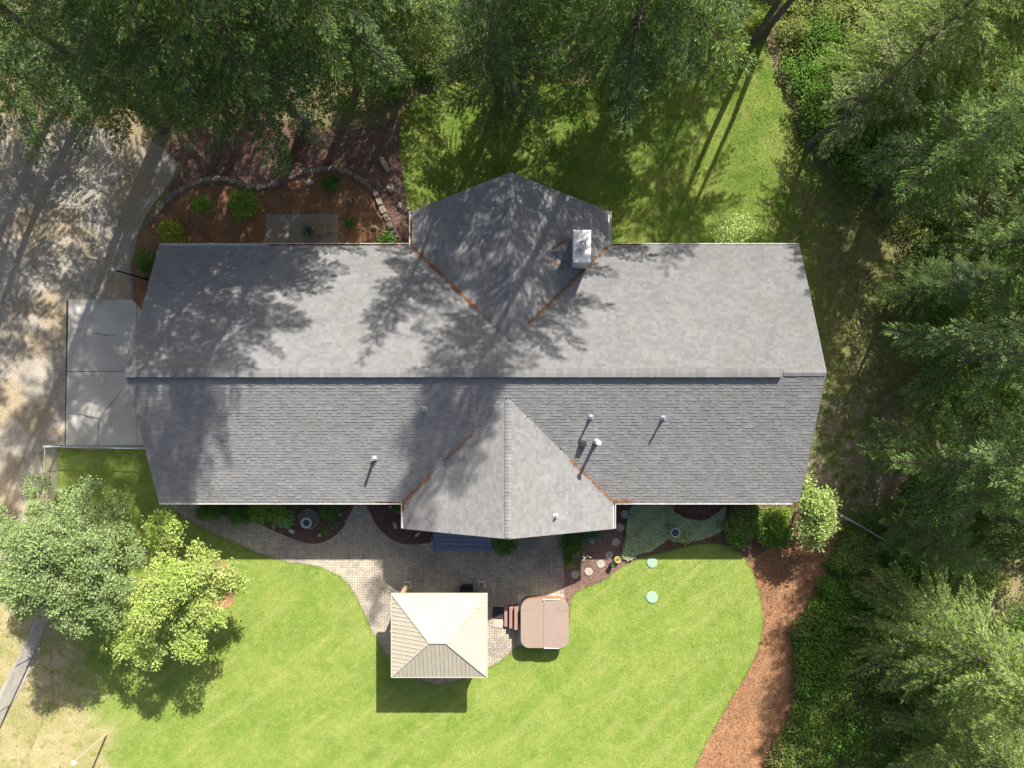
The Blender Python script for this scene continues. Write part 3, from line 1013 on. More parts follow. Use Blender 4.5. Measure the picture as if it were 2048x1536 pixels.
# chimney chase with metal cover and flue
cx0, cx1, cy0, cy1 = 2.59, 3.34, 5.14, 6.51
ch = MB().box(((cx0 + cx1) / 2, (cy0 + cy1) / 2, (3.1 + 5.42) / 2), (cx1 - cx0 - .05, cy1 - cy0 - .05, 5.42 - 3.1)).build("chimney", MT['chase'], house, off=HO)
cc = MB().add([(cx0, cy0, 5.40), (cx1, cy0, 5.40), (cx1, cy1, 5.40), (cx0, cy1, 5.40),
               (cx0, cy0, 5.47), (cx1, cy0, 5.47), (cx1, cy1, 5.47), (cx0, cy1, 5.47),
               (cx0 + .02, cy0 + .02, 5.475), (cx1 - .02, cy0 + .02, 5.475), (cx1 - .02, cy1 - .02, 5.475), (cx0 + .02, cy1 - .02, 5.475), ((cx0 + cx1) / 2, (cy0 + cy1) / 2, 5.50)],
              [(3, 2, 1, 0), (0, 1, 5, 4), (1, 2, 6, 5), (2, 3, 7, 6), (3, 0, 4, 7), (4, 5, 9, 8), (5, 6, 10, 9), (6, 7, 11, 10), (7, 4, 8, 11),
               (8, 9, 12), (9, 10, 12), (10, 11, 12), (11, 8, 12)])
cc.build("chimney_cover", MT['chasetop'], ch, off=HO)
fx, fy = P(1165, 489, 5.8)
MB().lathe([(.12, 5.45), (.12, 5.72), (.17, 5.72), (.175, 5.80), (.15, 5.80), (.15, 5.77), (.11, 5.78), (.02, 5.82)], (fx, fy, 0), 24).build("flue", MT['galv'], ch, off=HO, smooth=False)
# cricket saddle west of the chimney where needles gather
MB().add([(cx0 + .02, 5.2, zroof((cx0, 5.2), 'NE') + .03), (cx0 + .02, 6.45, zroof((cx0, 6.4), 'NE') + .03), (cx0 - .95, 5.82, zroof((cx0 - .95, 5.8), 'NE') + .03),
          (cx0 + .02, 5.82, zroof((cx0 - .9, 5.8), 'NE') + .03)], [(0, 3, 2), (3, 1, 2), (0, 2, 1)]).build("cricket", MT['shingle'], ch, off=HO)


# vent pipes
def vent(px, py, plane, hgt, r=.05, cap=None, label=None):
    zz = 4.2
    for _ in range(6):
        x, y = P(px, py, zz + hgt)
        zz = zroof((x, y), plane)
    mb = MB().lathe([(r, -.05), (r, hgt), (r * .72, hgt), (r * .72, hgt - .1)], (x, y, zz), 14)
    v = mb.build("vent_pipe", MT['galv'], house, off=HO, smooth=False)
    if label: v['label'] = label
    f = MB()
    q = .12
    pts = []
    for dx, dy in ((-q, -q), (q, -q), (q, q), (-q, q)):
        pts.append((x + dx, y + dy, zroof((x + dx, y + dy), plane) + .034))
    pts += [(a, b, c - .03) for a, b, c in pts]
    f.add(pts, [(0, 1, 2, 3), (0, 4, 5, 1), (1, 5, 6, 2), (2, 6, 7, 3), (3, 7, 4, 0)])
    f.lathe([(r * 1.9, .0), (r * 1.2, .13)], (x, y, zz + .03), 14)
    f.build("flashing", MT['galv'], v, off=HO)
    if cap:
        MB().lathe([(cap, 0), (cap, .05), (cap * .75, .085), (.01, .10)], (x, y, zz + hgt + .03), 20).build("cap", MT['white'], v, off=HO, smooth=False)


vent(848, 818, 'S', .22)
vent(744, 919, 'S', .55, .065)
vent(1184, 835, 'S', .5)
vent(1331, 837, 'S', .5)
vent(1197, 886, 'S', .85, .07, cap=.12, label="tall vent pipe with round white cap")
vent(1112, 1034, 'SE', .25)
bx, by = P(1169, 889, 4.9)
bz = zroof((bx, by), 'S')
bv = MB().box((bx, by, bz + .10), (.26, .24, .22)).build("box_vent", MT['blackm'], house, off=HO)
bevel(bv, .02)

# needle drifts in the valleys and gutters
def ribbon_points(a, b, n, w, plane_fn, power=1.0):
    t = rng.uniform(0, 1, n) ** power
    ph = rng.uniform(0, 6)
    clump = np.clip((np.sin(t * 23 + ph) + np.sin(t * 61 + ph * 2) + np.sin(t * 131)) * .38 + .9, .12, 2.2)
    keep = rng.uniform(0, 1, n) < clump
    t = t[keep]; clump = clump[keep]; n = len(t)
    off = rng.normal(0, w, n) * clump
    dx, dy = b[0] - a[0], b[1] - a[1]
    L = math.hypot(dx, dy)
    x = a[0] + dx * t - dy / L * off
    y = a[1] + dy * t + dx / L * off
    z = np.array([plane_fn(p, q) for p, q in zip(x, y)])
    return np.stack([x, y, z], 1)


def ztop(x, y):
    c = []
    if YS <= y <= YN and XL <= x <= XR_: c.append(ZR - SL * abs(y - YR))
    if y > NGV - .5 and abs(x - NGX) <= NGH: c.append(NGZ - SL * abs(x - NGX))
    if y < SGV + .5 and abs(x - SGX) <= SGH: c.append(SGZ - SL * abs(x - SGX))
    return (max(c) if c else ZE) + .035


pts = []
pts.append(ribbon_points((NGX - NGH, YN), (NGX - 1.5, NGV + 1.5), 2600, .03, ztop))
pts.append(ribbon_points((NGX - 1.5, NGV + 1.5), (NGX - .4, NGV + .4), 200, .03, ztop))
pts.append(ribbon_points((NGX + NGH, YN), (NGX + .8, NGV + .8), 2200, .03, ztop))
pts.append(ribbon_points((SGX - SGH, YS), (SGX - SGH + 1.3, YS + 1.3), 700, .032, ztop))
pts.append(ribbon_points((SGX - SGH + 2.0, YS + 2.0), (SGX - SGH + 3.2, YS + 3.2), 300, .02, ztop))
pts.append(ribbon_points((SGX + SGH, YS), (SGX + SGH - 2.0, YS + 2.0), 800, .035, ztop))
pts.append(ribbon_points((1.75, 5.9), (2.45, 6.45), 300, .035, ztop))
pts.append(ribbon_points((1.7, 5.5), (2.3, 5.05), 160, .03, ztop))
gz = lambda x, y: ZE - .075
pts.append(ribbon_points((NGX - NGH - .05, YN + .06), (XL + 5, YN + .06), 2600, .02, gz, .8))
pts.append(ribbon_points((NGX + NGH + .05, YN + .06), (NGX + NGH + 1.5, YN + .06), 500, .02, gz))
pts.append(ribbon_points((NGX - NGH - .06, YN), (NGX - NGH - .06, NG_E - .3), 900, .02, gz))
pts.append(ribbon_points((SGX - SGH - .06, YS), (SGX - SGH - .06, YS - .45), 300, .02, gz))
pts.append(ribbon_points((SGX - SGH - .05, YS - .06), (SGX - SGH - 1.3, YS - .06), 300, .02, gz))
pts.append(ribbon_points((SGX + SGH, YS + .05), (SGX + SGH + .9, YS + .05), 350, .03, ztop))
pts = np.concatenate(pts)
d = unit(len(pts), -.1, .25)
V, F = kites(pts, d, unit(len(pts), .5, 1), rng.uniform(.05, .10, len(pts)), .016, .3)
o = link("needle_litter", np_mesh("needle_litter", V, F), MT['litter'])
tag(o, "orange dry needles drifted along the roof valleys and gutters", kind='stuff')

# scattered roof debris: tiny pale leaves
n = 260
p2 = np.stack([rng.uniform(XL, XR_, n), rng.uniform(YS, YN, n)], 1)
p3 = np.array([(a, b, ztop(a, b) + .005) for a, b in p2])
V, F = kites(p3, unit(n, -.05, .1), unit(n, .6, 1), rng.uniform(.03, .07, n), .03, .2)
gq = np.stack([rng.uniform(-5.5, -1.25, 70), rng.uniform(-13.5, -9.8, 70)], 1)
gq3 = np.array([(a, b, 2.60 + .82 * min((b + 13.58) / 1.87, (-9.74 - b) / 1.97, (a + 5.58) / 1.84, (-1.16 - a) / 1.84) + .03) for a, b in gq])
V2, F2 = kites(gq3, unit(70, -.05, .1), unit(70, .6, 1), rng.uniform(.03, .07, 70), .022, .2)
F = np.concatenate([F, F2 + len(V)]); V = np.concatenate([V, V2])
o = link("roof_debris", np_mesh("roof_debris", V, F), MT['tan_litter'])
tag(o, "small dry leaves and twigs scattered over the grey roof and the gazebo", kind='stuff')

# ------------------------------------------------------------------ blue steps and porch
st = thing("porch_steps", "blue painted wooden steps below the front gable", "steps", (*P(925, 1085), 0))
sx0, sx1 = P(868, 1080, .4)[0], P(981, 1080, .4)[0]
yb = P(900, 1102, .12)[1]
for i in range(4):
    ya = yb + i * .27
    z = .19 + i * .17
    bevel(MB().box(((sx0 + sx1) / 2, ya + .13, z), (sx1 - sx0, .215, .045)).build("tread", MT['bluewood'], st, off=st.location), .006)
    MB().box(((sx0 + sx1) / 2, ya + .255, z - .09), (sx1 - sx0 - .04, .02, .10)).build("riser", MT['black'], st, off=st.location)
for i in range(8):
    y = yb + 4 * .27 + .075 + i * .148
    MB().box(((sx0 + sx1) / 2, y, .82), (sx1 - sx0, .135, .04)).build("deck_board", MT['bluewood'], st, off=st.location)
for x in (sx0 + .02, sx1 - .02):
    MB().box((x, yb + .65, .25), (.05, 1.1, .28)).build("stringer", MT['bluewood'], st, off=st.location)
    m = MB().tube([(x + .02, yb + .1, 1.05), (x + .02, yb + 1.05, 1.75)], .022, 6)
    for yy, z0, z1 in ((yb + .12, .1, 1.06), (yb + 1.03, .7, 1.74)): m.box((x + .02, yy, (z0 + z1) / 2), (.045, .045, z1 - z0))
    m.build("handrail", MT['bluewood'], st, off=st.location)

# ------------------------------------------------------------------ gazebo
gx0, gx1, gy0, gy1 = -5.58, -1.16, -13.58, -9.74
gcx, gcy = (gx0 + gx1) / 2, (gy0 + gy1) / 2
GE, GP = 2.60, 3.42
gaz = thing("gazebo", "cream hipped metal roof gazebo on timber posts over the patio", "gazebo", (gcx, gcy, 0))
GO = gaz.location
ra, rb = gcx - .37, gcx + .37          # ridge ends
ridge_y = gcy - .05


def gaz_z(x, y):
    zs = [GE + (GP - GE) * (gy1 - y) / (gy1 - ridge_y), GE + (GP - GE) * (y - gy0) / (ridge_y - gy0),
          GE + (GP - GE) * (x - gx0) / (ra - gx0), GE + (GP - GE) * (gx1 - x) / (gx1 - rb)]
    return min(zs)


gfaces = {
    'N': [(gx0, gy1), (gx1, gy1), (rb, ridge_y), (ra, ridge_y)],
    'S': [(gx0, gy0), (gx1, gy0), (rb, ridge_y), (ra, ridge_y)],
    'W': [(gx0, gy0), (gx0, gy1), (ra, ridge_y)],
    'E': [(gx1, gy0), (gx1, gy1), (rb, ridge_y)],
}
for k, poly in gfaces.items():
    axis = 0 if k in 'NS' else 1
    lo_, hi_ = (gx0, gx1) if axis == 0 else (gy0, gy1)
    n = round((hi_ - lo_) / .19)
    w = (hi_ - lo_) / n
    for i in range(n):
        a, b = lo_ + i * w, lo_ + (i + 1) * w
        cuts = [a]
        for q in ((ra, rb) if axis == 0 else (ridge_y,)):
            if a < q < b: cuts.append(q)
        cuts.append(b)
        lowe = {'N': gy1, 'S': gy0, 'W': gx0, 'E': gx1}[k]
        top, bot = [], []
        for cval in cuts:
            sp = spans(poly, axis, min(max(cval, lo_ + 1e-4), hi_ - 1e-4))
            if not sp: sp = [(lowe, lowe)]
            other = sp[0][1] if abs(sp[0][1] - lowe) > abs(sp[0][0] - lowe) else sp[0][0]
            for lst, val in ((top, other), (bot, lowe)):
                p = (cval, val) if axis == 0 else (val, cval)
                dist = {'N': (gy1 - p[1]) / (gy1 - ridge_y), 'S': (p[1] - gy0) / (ridge_y - gy0), 'W': (p[0] - gx0) / (ra - gx0), 'E': (gx1 - p[0]) / (gx1 - rb)}[k]
                lst.append((p[0], p[1], GE + (GP - GE) * dist))
        ring = bot + top[::-1]
        # a raised rib along the first edge of each panel
        m_ = len(ring)
        vs = [(x, y, z) for x, y, z in ring] + [(x, y, z - .02) for x, y, z in ring]
        fs = [tuple(range(m_)), tuple(m_ + i_ for i_ in reversed(range(m_)))]
        for i_ in range(m_):
            j_ = (i_ + 1) % m_
            fs.append((i_, i_ + m_, j_ + m_, j_))
        mb = MB().add(vs, fs)
        A, B = Vector(bot[0]), Vector(top[0])
        if (B - A).length > .1:
            sd = Vector((.007, 0, 0)) if axis == 0 else Vector((0, .007, 0))
            up = Vector((0, 0, .022))
            mb.add([A - sd + up, A + sd + up, B + sd + up, B - sd + up, A - sd * 1.6, A + sd * 1.6, B + sd * 1.6, B - sd * 1.6],
                   [(0, 1, 2, 3), (0, 4, 5, 1), (1, 5, 6, 2), (3, 2, 6, 7), (0, 3, 7, 4)])
        mb.build("roof_panel", MT['gaz'], gaz, off=GO)
for (a, b) in (((gx0, gy0), (ra, ridge_y)), ((gx0, gy1), (ra, ridge_y)), ((gx1, gy0), (rb, ridge_y)), ((gx1, gy1), (rb, ridge_y)), ((ra, ridge_y), (rb, ridge_y))):
    za = GE if a[0] in (gx0, gx1) else GP
    MB().tube([(a[0], a[1], za + .012), (b[0], b[1], GP + .012)], .026, 6).build("hip_cap", MT['gaz'], gaz, off=GO)
fa = MB()
for c, dd in (((gcx, gy0 - .015, GE - .05), (gx1 - gx0 + .06, .03, .13)), ((gcx, gy1 + .015, GE - .05), (gx1 - gx0 + .06, .03, .13)),
              ((gx0 - .015, gcy, GE - .05), (.03, gy1 - gy0 - .002, .13)), ((gx1 + .015, gcy, GE - .05), (.03, gy1 - gy0 - .002, .13))):
    MB().box(c, dd).build("fascia", MT['gaz'], gaz, off=GO)
pxs = (P(815, 1168)[0], P(964, 1168)[0])
pys = (P(815, 1168)[1], -13.25)
for x in pxs:
    for y in pys:
        pl_ = MB().box((x, y, .075), (.36, .36, .05)).build("footing_plate", MT['paleplate'], gaz, off=GO)
        bevel(pl_, .01)
        bevel(MB().box((x, y, 1.28), (.17, .17, 2.36)).build("post", MT['post'], gaz, off=GO), .01)
for y in pys: MB().box((gcx, y, 2.44), (pxs[1] - pxs[0] + .5, .10, .16)).build("beam", MT['post'], gaz, off=GO)
for x in pxs: MB().box((x, gcy, 2.43), (.10, pys[0] - pys[1] - .12, .15)).build("beam", MT['post'], gaz, off=GO)

# barbecue under the gazebo edge
gxp, gyp = P(933, 1190, 1.05)
gr = thing("barbecue_grill", "black barbecue grill under the upper edge of the gazebo", "grill", (gxp, gyp + .10, .06))
bevel(MB().box((0, 0, .45), (.50, .42, .6)).build("cabinet", MT['black'], gr), .015)
lidm = MB()
prof = [(-.3, .80), (-.29, .95), (-.2, 1.06), (0, 1.10), (.2, 1.06), (.29, .95), (.3, .80)]
vs = [(-.32, y, z) for y, z in prof] + [(.32, y, z) for y, z in prof]
fs = [(i, i + 1, i + 8, i + 7) for i in range(6)] + [tuple(range(7)), tuple(range(13, 6, -1))]
lidm.add(vs, fs).build("lid", MT['black'], gr)
MB().tube([(-.22, -.33, .92), (.22, -.33, .92)], .015, 8).build("handle", MT['galv'], gr)
for s in (-1, 1):
    MB().box((s * .46, -.15, .80), (.26, .30, .03)).build("side_shelf", MT['black'], gr)
    for t in (-1, 1): MB().lathe([(.05, -.02), (.06, 0), (.05, .02)], (s * .2, t * .15, .07), 12).build("caster", MT['black'], gr)

# ------------------------------------------------------------------ hot tub
hx0, hx1, hy0, hy1, HH = P(1041.5, 0, 1.0)[0], P(1137.5, 0, 1.0)[0], P(0, 1296, 1.0)[1], P(0, 1200, 1.0)[1], 1.0


def rrect(x0, x1, y0, y1, r, n=8):
    out = []
    for cx, cy, a0 in ((x1 - r, y1 - r, 0), (x0 + r, y1 - r, 90), (x0 + r, y0 + r, 180), (x1 - r, y0 + r, 270)):
        for i in range(n + 1):
            a = R(a0 + 90 * i / n)
            out.append((cx + r * math.cos(a), cy + r * math.sin(a)))
    return out


tub = thing("hot_tub", "covered brown hot tub with rounded corners beside the patio", "hot tub", ((hx0 + hx1) / 2, (hy0 + hy1) / 2, .078))
TO = tub.location
MB().prism(rrect(hx0 + .05, hx1 - .05, hy0 + .05, hy1 - .05, .38), .08, .90).build("cabinet", MT['tub'], tub, off=TO)
seam = P(1088, 0, 1.0)[0]
out = rrect(hx0, hx1, hy0, hy1, .42, 10)
lft = [p for p in out if p[0] < seam]
rgt = [p for p in out if p[0] > seam]
# order each half so it stays one ring
rgt_ring = [p for p in out if p[0] > seam]
i0 = next(i for i, p in enumerate(out) if p[0] <= seam)
lft_ring = out[i0:i0 + len(lft)]
rgt_ring = out[i0 + len(lft):] + out[:i0]
def coverhalf(ring, edge_x):
    ring = [(edge_x, ring[0][1])] + ring + [(edge_x, ring[-1][1])]
    mb = MB().prism(ring, .90, 1.0)
    o = mb.build("cover_half", MT['cover'], tub, off=TO)
    bevel(o, .025, 3)
coverhalf(lft_ring, seam - .018)
coverhalf(rgt_ring, seam + .018)
MB().box((seam, (hy0 + hy1) / 2, .965), (.034, hy1 - hy0 - .04, .05)).build("hinge_strip", MT['galv'], tub, off=TO)
m = MB().tube([(seam - .02, hy1 + .02, 1.02), (seam + .78, hy1 + .03, 1.0)], .025, 8)
m.tube([(seam, hy0 - .01, 1.0), (seam + .75, hy0 - .03, .97)], .025, 8)
m.tube([(seam, hy0 - .02, 1.02), (seam, hy1 + .03, 1.02)], .012, 6)
m.build("cover_lifter", MT['galv'], tub, off=TO)
MB().lathe([(.05, 0), (.05, .06), (.01, .08)], (seam - .02, hy1 + .02, 1.0), 12).build("lifter_pivot", MT['white'], tub, off=TO)
for y, r_ in ((hy0 + .35, 0), (hy1 - .4, 1)):
    MB().box((hx0 - .004, y, .82), (.02, .05, .3)).build("strap", MT['dkbrown'], tub, off=TO)

for x_ in (seam - .55, seam + .6):
    MB().box((x_, hy0 - .006, .95), (.20, .02, .04)).build("cover_handle", MT['dkbrown'], tub, off=TO)
for ya_ in (hy0 + .5, hy1 - .5):
    MB().box(((hx0 + seam) / 2 - .3, ya_, 1.003), (.55, .012, .008), .04).build("cover_seam", MT['tub'], tub, off=TO)
    MB().box(((hx1 + seam) / 2 + .3, ya_, 1.003), (.5, .012, .008), -.03).build("cover_seam", MT['tub'], tub, off=TO)
sp = thing("tub_steps", "small brown three tread steps leading up to the hot tub", "steps", (*P(1022, 1236), .06))
for i, (xa, xb, ya, yb_, h) in enumerate(((1008.5, 1016.5, 1212, 1253.5, .22), (1018.5, 1026.5, 1213, 1257, .44), (1028.5, 1037, 1214, 1260, .66))):
    (ax, ay), (bx_, by_) = P(xa, ya, h), P(xb, yb_, h)
    bevel(MB().box(((ax + bx_) / 2, (ay + by_) / 2, h - .02), (bx_ - ax, ay - by_, .045)).build("tread", MT['tread'], sp, off=sp.location), .01)
    for yy in (ay - .05, by_ + .05):
        MB().box(((ax + bx_) / 2 + .01, yy, (h - .045) / 2 + .03), (bx_ - ax, .05, h - .045 - .06)).build("leg", MT['dkbrown'], sp, off=sp.location)
    MB().box((bx_ + .01, (ay + by_) / 2, h / 2 + .04), (.02, ay - by_ - .1, h - .1)).build("riser", MT['dkbrown'], sp, off=sp.location)

mx, my = P(996, 1224)
mat_o = bevel(MB().box((0, 0, .015), (.52, .58, .03), R(-3)).build("doormat", MT['blackm'], None, (mx, my, .062)), .008)
tag(mat_o, "dark rubber mat on the pavers left of the tub steps", "mat")
mx, my = P(996, 1246)
fl = MB().prism([(-.28, -.18), (.22, -.22), (.3, .05), (.2, .2), (-.22, .16)], 0, .03).build("flagstone", MT['step'], None, (mx, my, .06))
tag(fl, "pale flat stone below the dark mat by the tub steps", "stone")

# ------------------------------------------------------------------ stepping stones, lids, pots, basins
def disc(name, px, py, r, z, m, label, cat, group=None, h=.05, seed=0):
    x, y = P(px, py)
    rr = random.Random(int(px * 7 + py))
    mb = MB()
    n = 18
    vs = []
    for zz, k in ((0, 1), (h - .012, 1), (h, .94)):
        for i in range(n):
            t = 2 * math.pi * i / n
            q = r * k * (1 + .03 * math.sin(2 * t + px) + rr.uniform(-.01, .01))
            vs.append((q * math.cos(t), q * math.sin(t), zz))
    fs = []
    for a in range(2):
        for i in range(n):
            j = (i + 1) % n
            fs.append((a * n + i, a * n + j, (a + 1) * n + j, (a + 1) * n + i))
    fs.append(tuple(2 * n + i for i in range(n)))
    mb.add(vs, fs)
    o = mb.build(name, m, None, (x, y, z))
    return tag(o, label, cat, group)


order = ["first", "second", "third", "fourth", "fifth", "sixth"]
ssp = [(1249, 1028), (1240, 1054), (1231, 1083.5), (1218, 1110), (1201, 1127), (1177, 1142.5), (1150, 1148)]
ssl = ["round stepping stone nearest the house, under the right eave corner", "second round stepping stone out from the house eave",
       "third round stepping stone, between the silver plants and the mossy boulder", "fourth round stepping stone, just above the row's bend",
       "half shaded round stepping stone at the edge of the house shadow", "fully sunlit round stepping stone on the pink cinder gravel",
       "last round stepping stone, beside the paver edge, half in shadow"]
for (a, b), l in zip(ssp, ssl):
    disc("stepping_stone", a, b, .205, .06, MT['step'], l, "stepping stone", "round stepping stones crossing the cinder bed")
disc("septic_lid", 1303.5, 1124.5, .26, .068, MT['lid'], "round green plastic lid in the lawn, half in the house shadow", "lid", "green septic lids in the lawn", .05)
disc("septic_lid", 1303.5, 1193.5, .29, .068, MT['lid'], "round green plastic lid out in the sunny lawn", "lid", "green septic lids in the lawn", .05)


def potted(name, px, py, h, r, m, label, leafm, n=40, L=.2):
    x, y = P(px, py, h)
    t = thing(name, label, "potted plant", (x, y, .06))
    MB().lathe([(r * .7, 0), (r, h - .06), (r * 1.08, h - .06), (r * 1.08, h), (r * .9, h), (r * .88, h - .04), (.001, h - .04)], n=18).build("pot", m, t)
    b = np.zeros((n, 3)); b[:, 2] = h - .04; b[:, :2] = rng.normal(0, r * .3, (n, 2))
    V, F = kites(b, unit(n, .2, .9), unit(n, .3, 1), rng.uniform(.5, 1, n) * L, L * .25, .2)
    link("leaves", np_mesh("leaves", V, F), leafm, t)
    return t


potted("flower_pot", 1235, 1119, .28, .15, MT['terracotta'], "yellow pot with a small plant beside the silver groundcover", MT['yellow'], 40, .14)
potted("flower_pot", 1225.5, 1129, .42, .11, MT['blackm'], "black pot with a pale plant at the shadow edge by the stepping stones", MT['silver'], 30, .1)


def basin(name, px, py, h, r, label, m, cat, inner):
    x, y = P(px, py, h)
    t = thing(name, label, cat, (x, y, .07))
    MB().lathe([(r * .55, 0), (r * .5, .06), (r * .22, .12), (r * .2, h - .2), (r * .5, h - .12), (r, h - .02), (r, h), (r * .84, h), (r * .72, h - .05), (.001, h - .07)], n=28).build("bowl", m, t)
    MB().lathe([(r * .8, h - .030), (.001, h - .029)], n=28).build("water", inner, t)
    return t


basin("birdbath", 1350.5, 1065, .62, .235, "pale round birdbath in the silver groundcover", MT['whitestone'], "birdbath", MT['water'])
ux, uy = P(619, 1037)
fo = thing("garden_fountain", "dark round stone basin with white ring bowl in the left bed", "fountain", (ux, uy, .07))
for i in range(20):
    a = 2 * math.pi * i / 20
    o = bpy.data.objects.new("stone", stone_meshes[i % 6])
    o.location = (.47 * math.cos(a), .47 * math.sin(a), 0); o.rotation_euler = (0, 0, a + math.pi / 2)
    o.scale = (.34, .3, .55); o.parent = fo; COL.objects.link(o)
MB().lathe([(.44, 0), (.44, .06), (.001, .065)], n=28).build("basin_floor", MT['oldconc'], fo)
fx_, fy_ = P(614, 1045, .35)
MB().lathe([(.12, .06), (.1, .3), (.24, .36), (.27, .40), (.27, .43), (.19, .43), (.16, .38), (.001, .37)], (fx_ - ux, fy_ - uy, 0), 28).build("bowl", MT['whitestone'], fo)
MB().lathe([(.17, .395), (.001, .396)], (fx_ - ux, fy_ - uy, 0), 24).build("water", MT['water'], fo)
for i in range(7):
    o = bpy.data.objects.new("stone", stone_meshes[i % 6])
    o.location = (.2 + random.uniform(-.1, .1), -.08 + random.uniform(-.2, .12), .06); o.rotation_euler = (0, 0, random.uniform(0, 6))
    o.scale = (.2, .22, .3); o.parent = fo; COL.objects.link(o)


def rock(px, py, L, W, H, rz, label, m=None, z=.05):
    x, y = P(px, py)
    rr = random.Random(int(px * 13 + py * 7))
    n = 8
    vs = []
    prof = ((0, 1.0), (H * .55, .95), (H, .6))
    sc = [rr.uniform(.75, 1.12) for _ in range(n)]
    for zz, k in prof:
        for i in range(n):
            t = 2 * math.pi * i / n
            q = sc[i] * k * rr.uniform(.94, 1.04)
            vs.append((math.cos(t) * L / 2 * q, math.sin(t) * W / 2 * q, zz + (rr.uniform(-.18, .18) * H if zz else 0)))
    fs = []
    for a in range(2):
        for i in range(n):
            j = (i + 1) % n
            fs.append((a * n + i, a * n + j, (a + 1) * n + j, (a + 1) * n + i))
    fs.append(tuple(2 * n + i for i in range(n)))
    o = MB().add(vs, fs).build("rock", m or MT['rock'], None, (x, y, z))
    o.rotation_euler = (0, 0, R(rz))
    return tag(o, label, "rock", None)


rock(769, 329, 1.05, .34, .18, -62, "long narrow pale rock standing in the cinder bed above the house")
rock(782, 377, .42, .50, .2, 10, "broad flat pale rock in the cinder bed below the long narrow one")
rock(800, 411, .28, .38, .16, -15, "small pale rock in the cinder bed nearer the gable corner")
rock(815, 421, .42, .22, .14, 50, "tilted tan rock beside the left gable gutter")
rock(620, 366, .36, .34, .2, 20, "pale rock inside the bark bed below the top of the edging", z=.09)
rock(701, 402, .34, .14, .14, -50, "small white sliver rock in the middle of the bark bed", z=.09)
rock(749, 456, .34, .30, .16, 10, "grey rock in the bark bed close to the right end of the edging", MT['stone'], z=.09)
rock(791, 1050, .26, .38, .12, 15, "pale four sided rock in the dark bed left of the gable", z=.07)
rock(836, 1068, .40, .18, .14, 48, "long tilted pale rock in the bed beside the blue steps", z=.07)
rock(782, 1013, .16, .18, .1, 0, "small white rock below the left eave beside the gable", z=.07)
rock(797, 1023, .14, .16, .1, 40, "tiny white rock by the plant at the gable corner", z=.07)
rock(585, 1062, .34, .22, .12, -30, "pale rock below the hosta in the left bed", z=.07)
rock(549, 1053, .2, .34, .12, 15, "brown rock left of the hosta", MT['stone'], z=.07)
rock(681, 1028, .14, .24, .1, 20, "small pale rock at the right edge of the left bed", z=.07)
rock(640, 1070, .2, .2, .1, 0, "small tan rock below the stone basin", z=.07)
rock(1149, 1107, .62, .55, .34, 0, "large round grey boulder right of the patio", MT['stone'], z=.05)
rock(1180, 1078, .62, .36, .26, -25, "angular pale boulder under the gable corner", z=.05)
rock(1192, 1076, .35, .3, .2, 30, "smaller brown boulder against the angular pale one", MT['stone'], z=.05)
rock(506, 1039, .5, .1, .1, 22, "thin white stone at the edge of the left bed and the pavers", z=.06)

# ------------------------------------------------------------------ chair, lamp post, pole, flag, fences
cxp, cyp = P(642, 458, .6)
chair = thing("patio_chair", "woven rattan patio chair on the concrete pad behind the house", "chair", (cxp, cyp, .125), R(12))
s_ = MB()
for i in range(9):
    s_.box((-.22 + i * .055, 0, .42), (.03, .46, .014))
for i in range(9):
    s_.box((0, -.22 + i * .055, .434), (.46, .03, .012))
s_.build("seat", MT['rattan'], chair)
MB().tube([(-.25, -.25, .43), (.25, -.25, .43), (.25, .25, .43), (-.25, .25, .43), (-.25, -.25, .43)], .018, 6).build("seat_frame", MT['rattan'], chair)
b_ = MB()
for i in range(8): b_.tube([(-.22 + i * .063, .25, .44), (-.22 + i * .063, .33, .86)], .008, 5)
b_.tube([(-.27, .26, .6), (-.25, .33, .86), (.25, .33, .86), (.27, .26, .6)], .018, 6)
b_.build("backrest", MT['rattan'], chair)
for s in (-1, 1):
    MB().tube([(s * .28, -.24, .43), (s * .29, -.22, .65), (s * .28, .26, .66)], .018, 6).build("armrest", MT['rattan'], chair)
    for t in (-1, 1): MB().tube([(s * .24, t * .24, .43), (s * .27, t * .28, 0)], .014, 6).build("leg", MT['black'], chair)

lx, ly = P(295, 559)
lp = thing("lamp_post", "thin black lamp post with a white lamp beside the driveway", "lamp post", (lx, ly, .09))
MB().lathe([(.09, 0), (.09, .05), (.045, .09), (.035, 2.75), (.05, 2.78), (.05, 2.83), (.03, 2.84)], n=12).build("post", MT['black'], lp)
MB().lathe([(.06, 2.83), (.085, 3.02), (.06, 3.05), (.01, 3.10)], n=12).build("lamp_head", MT['white'], lp)
MB().box((0, 0, 2.3), (.34, .03, .03), R(-20)).build("crossbar", MT['black'], lp)

ux_, uy_ = P(216, 1466)
po = thing("birdhouse_pole", "pale timber pole with a white cap standing in the dry grass", "pole", (ux_, uy_, 0.02))
MB().box((0, 0, 1.35), (.075, .075, 2.7)).build("pole", MT['polewood'], po)
MB().box((0, 0, 2.75), (.17, .17, .10), R(15)).build("cap", MT['white'], po)

